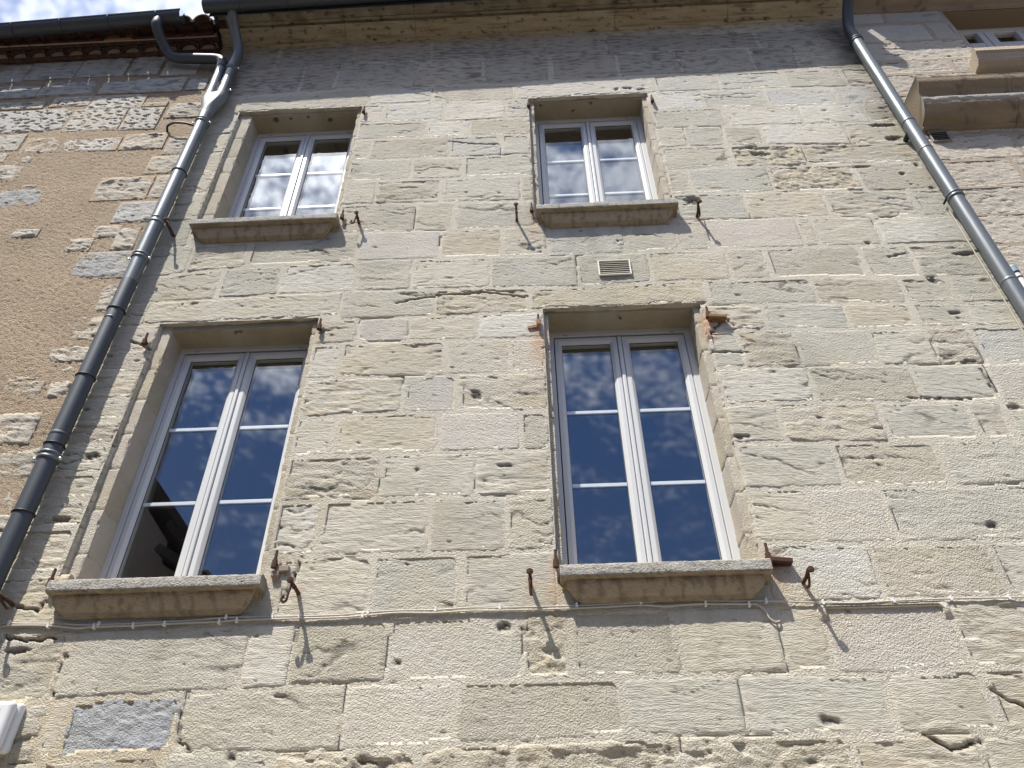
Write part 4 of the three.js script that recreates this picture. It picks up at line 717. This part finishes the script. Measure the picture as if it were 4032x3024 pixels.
// ------------------------------------------------------------------ downpipes
function collar(parent, x, y, z, r, dbl, mat = M.zinc) {
  const pts = dbl ? [[r, -0.035], [r + 0.007, -0.033], [r + 0.009, -0.026], [r + 0.007, -0.018], [r + 0.003, -0.016], [r + 0.003, -0.004], [r + 0.007, -0.002], [r + 0.009, 0.006], [r + 0.007, 0.014], [r, 0.016]] : [[r, -0.012], [r + 0.004, -0.011], [r + 0.005, 0], [r + 0.004, 0.011], [r, 0.012]];
  part('collar', new THREE.LatheGeometry(pts.map((p) => new THREE.Vector2(p[0], p[1])), 24).translate(x, y, z), mat, parent);
}
function strapTie(parent, x, y, z, r) { part('tie', new THREE.TorusGeometry(r + 0.003, 0.005, 6, 24).rotateX(Math.PI / 2 + 0.05).translate(x, y, z), M.black, parent); }
function clampScrews(parent, x, y, z, r, sides) { for (const s of sides) part('clamp_screw', merge([ball(x + s * (r + 0.022), y, z + 0.01, 0.011), cyl([x + s * r, y, z + 0.005], [x + s * (r + 0.02), y, z + 0.01], 0.006)]), M.screw, parent); }
{
  const t = thing('downpipe', 'zinc downpipe at left with two swan necks joining in a Y below the gutters', 'downpipe', [0, 0, 0], 'downpipes');
  const z = 0.092, r = 0.052, x = -2.757;
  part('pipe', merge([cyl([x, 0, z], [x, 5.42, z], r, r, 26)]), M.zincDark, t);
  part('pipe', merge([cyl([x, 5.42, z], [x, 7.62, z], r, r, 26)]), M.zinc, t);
  part('swan_neck', tube([[-3.474, 8.95, 0.32], [-3.474, 8.87, 0.325], [-3.472, 8.80, 0.31], [-3.452, 8.74, 0.23], [-3.41, 8.68, 0.13], [-3.36, 8.63, 0.097], [-3.28, 8.595, 0.092], [-3.2, 8.583, 0.092], [-3.0, 8.555, 0.092], [-2.93, 8.545, 0.092], [-2.86, 8.515, 0.092], [-2.822, 8.44, 0.092], [-2.812, 8.33, 0.092]], 0.049, 90, 20, false, 0.5), M.zincDark, t);
  part('pipe', cyl([-2.812, 8.35, z], [-2.795, 7.78, z], 0.047, 0.047, 24), M.zinc, t);
  part('swan_neck', tube([[-2.72, 9.0, 0.37], [-2.735, 8.93, 0.365], [-2.745, 8.87, 0.33], [-2.735, 8.80, 0.25], [-2.71, 8.68, 0.15], [-2.703, 8.58, 0.10], [-2.708, 8.48, 0.092], [-2.710, 8.34, 0.092]], 0.049, 70, 20, false, 0.5), M.zinc, t);
  part('pipe', cyl([-2.710, 8.35, z], [-2.695, 7.88, z], 0.046, 0.046, 24), M.zinc, t);
  // Y piece: two sockets running together into one
  { // the two sockets run together into one: a rounded slot section narrowing to a circle
    const pos = [], idx = [], L = 18, Q = 36;
    for (let i = 0; i <= L; i++) { const f = i / L, y = mix(7.84, 7.52, f), dd = 0.100 * (1 - sstep(0.15, 0.85, f)), rr = mix(0.053, 0.055, f), c = mix(-2.745, x, sstep(0.1, 0.9, f));
      for (let k = 0; k < Q; k++) { const a = k / Q * Math.PI * 2, ca = Math.cos(a); pos.push(c + ca * rr + Math.sign(ca) * (Math.abs(ca) > 1e-6 ? dd / 2 : 0), y + (ca > 0 ? 0.05 * (1 - f) * Math.min(1, ca * 2) : 0), z + Math.sin(a) * rr); } }
    for (let i = 0; i < L; i++) for (let k = 0; k < Q; k++) { const a = i * Q + k, b = i * Q + (k + 1) % Q; idx.push(a, b, a + Q, a + Q, b, b + Q); }
    const g = new THREE.BufferGeometry(); g.setAttribute('position', new THREE.Float32BufferAttribute(pos, 3)); g.setIndex(idx); g.computeVertexNormals();
    g.setAttribute('uv', new THREE.Float32BufferAttribute(new Float32Array(pos.length / 3 * 2).map((_, n) => pos[(n >> 1) * 3 + (n & 1)]), 2));
    part('y_junction', g, std({ name: 'dull_zinc', color: new THREE.Color().setRGB(0.17, 0.185, 0.195), metalness: 0.2, roughness: 0.62, bumpMap: grainBump, bumpScale: 0.001 }), t);
    part('socket', merge([cyl([-2.797, 7.90, z], [-2.795, 7.82, z], 0.052, 0.050, 24), cyl([-2.697, 7.945, z], [-2.695, 7.86, z], 0.052, 0.050, 24), cyl([x, 7.54, z], [x, 7.45, z], 0.056, 0.054, 24)]), M.zinc, t);
  }
  collar(t, x, 7.43, z, r, true); clampScrews(t, x, 7.405, z, r, [-1, 1]);
  collar(t, -2.710, 8.33, z, 0.047, true); clampScrews(t, -2.710, 8.32, z, 0.047, [1]);
  collar(t, -2.813, 8.36, z, 0.048, false, M.zincDark); clampScrews(t, -2.696, 7.93, z, 0.05, [-1, 1]);
  collar(t, x, 6.05, z, r, false); collar(t, x, 5.68, z, r, true); clampScrews(t, x, 5.655, z, r, [-1, 1]); collar(t, x, 3.98, z, r, true); clampScrews(t, x, 3.955, z, r, [-1, 1]); collar(t, x, 4.12, z, r - 0.003, false, M.zincDark);
  for (const y of [6.69, 5.14, 4.56, 4.05, 3.61]) strapTie(t, x, y, z, r);
  const dent = (y) => part('dent', ball(x + 0.002, y, z + r - 0.004, 0.02, 1.5, 0.45, 0.4), M.zinc, t);
  dent(5.05); dent(6.09);
}
{
  const t = thing('downpipe', 'straight grey zinc downpipe at right, running down the corner beside the ashlar house', 'downpipe', [0, 0, 0], 'downpipes');
  const z = 0.088, r = 0.050, x = 3.09;
  part('pipe', cyl([x, 6.9, z], [x, 8.33, z], r, r, 26), M.zinc, t);
  part('pipe', cyl([x, 0, z], [x, 6.9, z], r, r, 26), M.zinc, t);
  part('swan_neck', tube([[3.16, 9.0, 0.39], [3.14, 8.9, 0.37], [3.11, 8.80, 0.29], [3.10, 8.70, 0.19], [3.095, 8.60, 0.12], [x, 8.50, z], [x, 8.40, z], [x, 8.3, z]], r - 0.002, 60, 20, false, 0.5), M.zincDark, t);
  collar(t, x, 8.30, z, r, true, M.zincDark); collar(t, x, 6.93, z, r - 0.001, false); collar(t, x, 6.55, z, r - 0.002, false); collar(t, x, 5.98, z, r, true); collar(t, x, 5.08, z, r - 0.003, false);
  part('bracket', merge([cyl([x - 0.05, 5.98, 0.02], [x - 0.05, 5.98, z], 0.008), cyl([x - 0.03, 6.82, 0.0], [x - 0.03, 6.82, z], 0.02)]), M.black, t);
}

// ------------------------------------------------------------------ shutter fittings
const HOLD = [
  ['a', -1.253, 6.070, 0.10, 'rusty shutter catch with curled tail right of the upper left window', 1], ['b', -0.066, 6.020, 0.15, 'rusty shutter catch standing alone left of the upper right window', 0],
  ['c', 1.258, 5.975, 0.14, 'thin rusty shutter catch right of the upper right sill beside a broken hollow', 2], ['d', -1.21, 3.150, 0.155, 'rusty shutter catch with curled hook right of the lower left window', 1],
  ['e', -0.043, 3.155, 0.155, 'rusty ring-headed shutter catch left of the lower right window', 0], ['f', 1.295, 3.125, 0.15, 'rusty flaking shutter catch right of the lower right sill above the cable', 2],
  ['g', -2.665, 3.135, 0.16, 'rusty shutter catch at the left edge beside the foot of the downpipe', 2], ['h', -2.645, 6.01, 0.165, 'rusty bent shutter catch between left downpipe and upper left window', 2]];
const GRP = 'rusty shutter catches on the stone wall';
for (const [k, x, y, h, label, kind] of HOLD) {
  const t = thing('shutter_catch', label, 'shutter catch', [x, y, 0], GRP);
  part('stem', merge([cyl([0, 0, -0.02], [0, 0.004, h * 0.5], 0.011, 0.009, 10), cyl([0, 0.004, h * 0.45], [kind === 2 ? -0.012 : 0, 0.006, h], 0.009, 0.008, 10), ball(0, 0.002, h * 0.5, 0.012)]), M.rust, t);
  part('head', merge([new THREE.TorusGeometry(0.011, 0.0065, 8, 16).translate(0, 0.006, h), ball(0, 0.006, h - 0.004, 0.012)]), M.rust, t);
  if (kind === 1) part('hook', tube([[0, 0.0, h * 0.75], [-0.004, -0.02, h * 0.78], [-0.008, -0.05, h * 0.8], [-0.012, -0.085, h * 0.8], [-0.026, -0.094, h * 0.8], [-0.036, -0.078, h * 0.8], [-0.03, -0.062, h * 0.8]], 0.0065, 40, 8), M.rust, t);
  if (kind === 0) part('tail', tube([[0, 0.0, h * 0.72], [0.003, -0.03, h * 0.78], [0.0, -0.06, h * 0.72], [0.002, -0.095, h * 0.66]], 0.0072, 24, 8), M.rust, t);
  if (kind === 2) part('tail', tube([[-0.01, 0.004, h * 0.9], [0.004, -0.02, h * 0.55], [0.008, -0.035, h * 0.3], [0.002, -0.03, h * 0.2]], 0.0065, 24, 8), M.rust, t);
}
const PINS = [
  [-2.497, 3.245, 'rusty hinge pin at the lower left corner of the lower left window', 0], [-1.352, 3.31, 'rusty hinge pin on a plastered bracket, lower right corner of the lower left window', 2],
  [-1.388, 7.60, 'rusty hinge pin at the upper right corner of the upper left window', 1], [-1.382, 6.13, 'short rusty hinge pin just right of the upper left sill', 0], [0.062, 7.575, 'rusty hinge pin at the upper left corner of the upper right window', 1], [1.135, 7.56, 'rusty hinge pin at the upper right corner of the upper right window', 1],
  [0.048, 6.115, 'stout rusty hinge pin at the left end of the upper right sill', 1], [0.058, 4.945, 'flaking hinge pin with rust streak under it, upper left of the lower right window', 3], [1.152, 4.955, 'hinge pin with long orange bracket, upper right of the lower right window', 4],
  [0.088, 3.265, 'rusty hinge pin at the left end of the lower right sill', 0], [1.150, 3.265, 'rusty hinge pin with iron strap at the right end of the lower right sill', 4], [-2.520, 4.915, 'rusty hinge pin at the upper left corner of the lower left window', 1], [-1.378, 4.985, 'rusty hinge pin at the upper right corner of the lower left window', 1]];
for (const [x, y, label, kind] of PINS) {
  const t = thing('hinge_pin', label, 'hinge pin', [x, y, 0], 'rusty hinge pins at the window corners');
  const mat = kind === 3 ? M.paleRust : M.rust, z = 0.032;
  part('knuckle', merge([cyl([0, -0.03, z], [0, 0.012, z], 0.0155, 0.014, 12), cyl([0, 0.0, -0.03], [0, -0.002, z], 0.010, 0.012, 8)]), mat, t);
  part('pin', merge([cyl([0, 0.01, z], [0, 0.062, z], 0.0085, 0.0075, 10), ball(0, 0.062, z, 0.008)]), M.rust, t);
  if (kind === 2) part('strap', merge([box(0.0, 0.075, -0.045, -0.012, -0.01, 0.022, 0.006), box(-0.012, 0.03, -0.075, -0.04, -0.01, 0.028, 0.008)]), std({ name: 'plastered_iron', color: new THREE.Color().setRGB(0.46, 0.38, 0.29), roughness: 1, bumpMap: grainBump, bumpScale: 0.006 }), t);
  if (kind === 3) part('strap', merge([box(-0.075, 0.0, -0.028, -0.004, -0.01, 0.018, 0.004).rotateZ(0.2)]), M.paleRust, t);
  if (kind === 4) part('strap', merge([box(0.0, 0.115, -0.035, -0.010, 0.0, 0.048, 0.004).rotateZ(-0.12), box(0.02, 0.10, -0.05, -0.03, -0.01, 0.02, 0.004)]), x > 1 && y > 4 ? std({ name: 'orange_rust', color: new THREE.Color().setRGB(0.27, 0.145, 0.065), roughness: 0.9, bumpMap: grainBump, bumpScale: 0.004 }) : M.rust, t);
}

// ------------------------------------------------------------------ cables, vent, box and the rest
{
  const clipAt = (t, x, y) => part('clip', merge([box(x - 0.006, x + 0.006, y - 0.010, y + 0.010, 0, 0.019, 0.002), cyl([x, y + 0.012, 0.002], [x, y + 0.012, 0.020], 0.0045, 0.0045, 8)]), M.clip, t);
  const up = thing('cable', 'upper cream cable crossing the whole wall below the lower window sills', 'cable');
  const a = [[-2.79, 3.01], [-2.682, 3.028], [-2.663, 3.039], [-2.59, 3.032], [-2.431, 3.027], [-2.24, 3.015], [-2.054, 3.014], [-1.857, 3.02], [-1.71, 3.023], [-1.55, 3.032], [-1.366, 3.031], [-1.181, 3.028], [-0.976, 3.029], [-0.856, 3.037], [-0.7, 3.043], [-0.52, 3.040], [-0.332, 3.046], [-0.194, 3.042], [0.159, 3.041], [0.49, 3.047], [0.695, 3.052], [0.9, 3.043], [1.094, 3.037], [1.362, 3.020], [1.53, 3.014], [1.698, 3.019], [1.971, 3.022], [2.311, 3.018], [3.05, 3.01]];
  part('sheath', tube(a.map(([x, y]) => [x, y, 0.012 + 0.003 * noise(x * 4, 7)]), 0.0046, 320, 8), M.cable, up);
  for (const [x, y] of [[-2.635, 3.033], [-2.178, 3.015], [-1.546, 3.032], [-1.315, 3.031], [-1.179, 3.028], [-0.843, 3.037], [-0.511, 3.040], [-0.196, 3.042], [0.179, 3.041], [0.490, 3.047], [1.093, 3.037], [1.362, 3.02], [1.697, 3.019], [1.969, 3.022], [2.241, 3.019]]) clipAt(up, x, y);
  const lo = thing('cable', 'lower cream cable hanging under the sills and ending in a wall hole at right', 'cable');
  const b = [[-2.79, 3.0], [-2.636, 3.022], [-2.427, 3.016], [-2.281, 3.000], [-2.2, 3.004], [-1.999, 3.004], [-1.846, 3.008], [-1.579, 3.012], [-1.488, 3.017], [-1.305, 3.017], [-0.975, 3.016], [-0.855, 3.022], [-0.7, 3.030], [-0.52, 3.025], [-0.332, 3.031], [-0.194, 3.027], [0.158, 3.027], [0.489, 3.034], [0.6, 3.024], [0.692, 3.028], [0.8, 3.030], [1.009, 3.023], [1.046, 3.020], [1.078, 2.985], [1.090, 2.950], [1.112, 2.933], [1.132, 2.936], [1.140, 2.945]];
  part('sheath', tube(b.map(([x, y], i) => [x, y, i > b.length - 2 ? -0.01 : 0.014 + 0.003 * noise(x * 5, 3)]), 0.0046, 340, 8), M.cable, lo);
  for (const [x, y] of [[-2.432, 3.016], [-2.198, 3.004], [-2.002, 3.004], [-1.847, 3.008], [-1.576, 3.012], [-1.490, 3.017], [-0.868, 3.022], [0.801, 3.030], [1.008, 3.021]]) clipAt(lo, x, y);
  const ca = thing('cable', 'thin cream cable running down beside the right downpipe', 'cable');
  part('sheath', tube([[3.055, 5.95, 0.012], [3.058, 5.8, 0.014], [3.054, 5.45, 0.014], [3.056, 5.0, 0.014], [3.05, 4.4, 0.014], [3.05, 3.0, 0.014], [3.05, 2.1, 0.014]], 0.0045, 80, 8), M.cable, ca);
  single('cable_loop', 'short black cable bowed out of the rubble wall left of the downpipe', 'cable', tube([[-3.12, 7.46, -0.02], [-3.10, 7.48, 0.04], [-3.03, 7.47, 0.075], [-2.93, 7.46, 0.075], [-2.85, 7.44, 0.06], [-2.80, 7.43, 0.04]], 0.010, 40, 8), M.black);
}
function grille(label, x0, x1, y0, y1, z, n, mat) {
  const t = thing('vent_grille', label, 'vent grille', [(x0 + x1) / 2, y0, z]); const w = (x1 - x0) / 2, h = y1 - y0;
  part('frame', mitred(-w, w, 0, h, [[0, 0], [0, 0.011], [0.002, 0.013], [0.008, 0.013], [0.010, 0.011], [0.010, 0]]), mat, t);
  part('dark_backing', box(-w + 0.004, w - 0.004, 0.004, h - 0.004, -0.004, 0.001), M.void, t);  // thin black plate in place of the shade behind the slats
  for (let i = 0; i < n; i++) part('slat', box(-w + 0.009, w - 0.009, -0.0026, 0.0026, -0.0015, 0.0015, 0.001).rotateX(-0.5).translate(0, 0.010 + (i + 0.9) * (h - 0.020) / (n + 0.8), 0.007), mat, t);
}
grille('cream slatted vent grille set in the wall above the lower right window', 0.489, 0.714, 5.378, 5.528, 0.008, 6, M.cream);
grille('small grey vent grille under the stone band of the right house', 3.27, 3.42, 6.79, 6.93, -0.004, 4, std({ name: 'grey_plastic', color: new THREE.Color().setRGB(0.25, 0.23, 0.2), roughness: 0.6 }));
{
  const t = thing('wall_box', 'white plastic wall box cut by the left edge of the photo, low down', 'wall box', [-2.53, 2.54, 0]);
  part('base', new RoundedBoxGeometry(0.29, 0.215, 0.05, 3, 0.02).translate(0, 0, 0.02), M.shell, t);
  part('cover', new RoundedBoxGeometry(0.28, 0.205, 0.05, 4, 0.024).translate(-0.004, 0.002, 0.068), M.shell, t);
  part('label_plate', box(-0.06, 0.085, 0.035, 0.075, 0.0925, 0.0945, 0.001), M.shell, t);
  for (let i = 0; i < 4; i++) part('rib', box(-0.08, 0.07 - i * 0.004, -0.008 - i * 0.018, -0.003 - i * 0.018, 0.092, 0.0955, 0.001).rotateZ(0.10), M.shell, t);
}
{
  const t = thing('vent_pipe', 'short white pipe with blue grey cap behind the right downpipe', 'pipe');
  part('pipe', cyl([3.215, 4.2, 0.05], [3.20, 5.20, 0.05], 0.021, 0.021, 18), M.whitepipe, t);
  part('cap', merge([cyl([3.20, 5.20, 0.05], [3.20, 5.245, 0.05], 0.027, 0.027, 18), ball(3.20, 5.245, 0.05, 0.028), cyl([3.20, 5.235, 0.05], [3.17, 5.225, 0.0], 0.024, 0.024, 14)]), M.bluegrey, t);
  for (const y of [5.195, 5.15]) part('seal_ring', new THREE.TorusGeometry(0.021, 0.005, 8, 20).rotateX(Math.PI / 2).translate(3.2005, y, 0.05), M.black, t);
  part('collar', cyl([3.202, 5.03, 0.05], [3.204, 4.98, 0.05], 0.027, 0.027, 18), M.zincDark, t);
}
// small iron hook under the soffit of the lower right window, and old bolt holes
single('ceiling_hook', 'tiny iron hook under the lintel of the lower right window', 'hook', tube([[0.60, 5.075, -0.07], [0.60, 5.05, -0.07], [0.602, 5.035, -0.065], [0.607, 5.03, -0.058], [0.611, 5.036, -0.055]], 0.004, 24, 8), M.rust);

// ------------------------------------------------------------------ the street and the houses across it (seen only in the window glass)
structure('street', new THREE.CylinderGeometry(1500, 1500, 0.2, 96).translate(0, -0.1, 0), M.asphalt);
structure('pavement', merge([box(-40, 40, -0.05, 0.12, 0.0, 1.9, 0.02), box(-40, 40, -0.05, 0.12, 5.0, 6.4, 0.02)]), M.paving);
{
  const gable = (xa, xb, eave, ridgeX, ridgeY, za, zb) => { const s = new THREE.Shape([[xa, 0], [xb, 0], [xb, eave], [ridgeX, ridgeY], [xa, eave]].map((p) => new THREE.Vector2(...p))); return new THREE.ExtrudeGeometry(s, { depth: zb - za, bevelEnabled: false }).translate(0, 0, za); };
  const slab = (a, b, th, za, zb) => { const d = new THREE.Vector2(b[0] - a[0], b[1] - a[1]).normalize(), n = [-d.y * th, d.x * th], s = new THREE.Shape([a, b, [b[0] - Math.abs(n[0]) * 0 + n[0], b[1] + n[1]], [a[0] + n[0], a[1] + n[1]]].map((p) => new THREE.Vector2(...p))); return new THREE.ExtrudeGeometry(s, { depth: zb - za, bevelEnabled: false }).translate(0, 0, za); };
  const win = (t, x, y, z) => { const w = new THREE.Group(); w.name = 'window'; t.add(w); part('frame', mitred(x - 0.5, x + 0.5, y, y + 1.5, [[0, z + 0.05], [0, z - 0.03], [0.07, z - 0.03], [0.07, z + 0.05]]), M.pvc, w); part('pane', box(x - 0.45, x + 0.45, y + 0.05, y + 1.45, z - 0.012, z - 0.006), M.void, w); };
  const t1 = thing('tall_house', 'tall gabled house across the street, dark reflection at left of the lower left window', 'house');
  const dark = std({ name: 'tiles_darkened_for_shade', color: new THREE.Color().setRGB(0.06, 0.045, 0.038), roughness: 0.95 });  // shade on the reflected roofs is put into this tile colour
  t1.position.set(-5.86, 0, 6.45); t1.rotation.y = -0.5;
  part('wall', gable(-5.6, 0, 7.15, -2.8, 10.3, 0, 6), M.render, t1);
  part('roof', merge([slab([-2.8, 10.45], [0.2, 7.22], 0.12, -0.2, 6.2), slab([-5.9, 7.1], [-2.8, 10.45], 0.12, -0.2, 6.2)]), dark, t1);
  for (let i = 0; i < 12; i++) part('eave_tile', new THREE.CylinderGeometry(0.085, 0.085, 0.5, 8, 1).rotateZ(0.82).translate(0.12, 7.26, -0.1 + i * 0.22), dark, t1);
  for (const [x, y] of [[-1.6, 4.6], [-3.9, 4.6], [-1.6, 1.6], [-3.9, 1.6], [-2.8, 7.4]]) win(t1, x, y, 0);
  const t2 = thing('low_house', 'lower gabled house across the street, dark reflection beside the tall one', 'house');
  part('wall', gable(-5.86, -3.0, 5.1, -6.4, 7.1, 6.45, 14), M.render, t2);
  part('roof', slab([-5.85, 6.85], [-2.8, 5.0], 0.12, 6.1, 14.2), dark, t2);
  part('chimney', box(-5.45, -5.15, 6.2, 6.72, 6.6, 7.1), M.render, t2);
  for (const [x, y] of [[-4.8, 2.6], [-3.6, 2.6], [-4.2, 0.4]]) win(t2, x, y, 6.45);
  const t3 = thing('plain_house', 'plain low house across the street, opposite the windows', 'house');
  part('wall', box(-2.98, 6, 0, 4.6, 6.45, 14), M.render, t3);
  part('roof', new THREE.BoxGeometry(9.2, 0.14, 8.4).rotateX(-0.2).translate(1.5, 5.4, 10.2), M.terracotta, t3);
  for (const [x, y] of [[-1.8, 2.4], [0.4, 2.4], [2.6, 2.4], [4.8, 2.4], [-1.8, 0.4], [4.8, 0.4]]) win(t3, x, y, 6.45);
}
renderer.render(scene, camera);
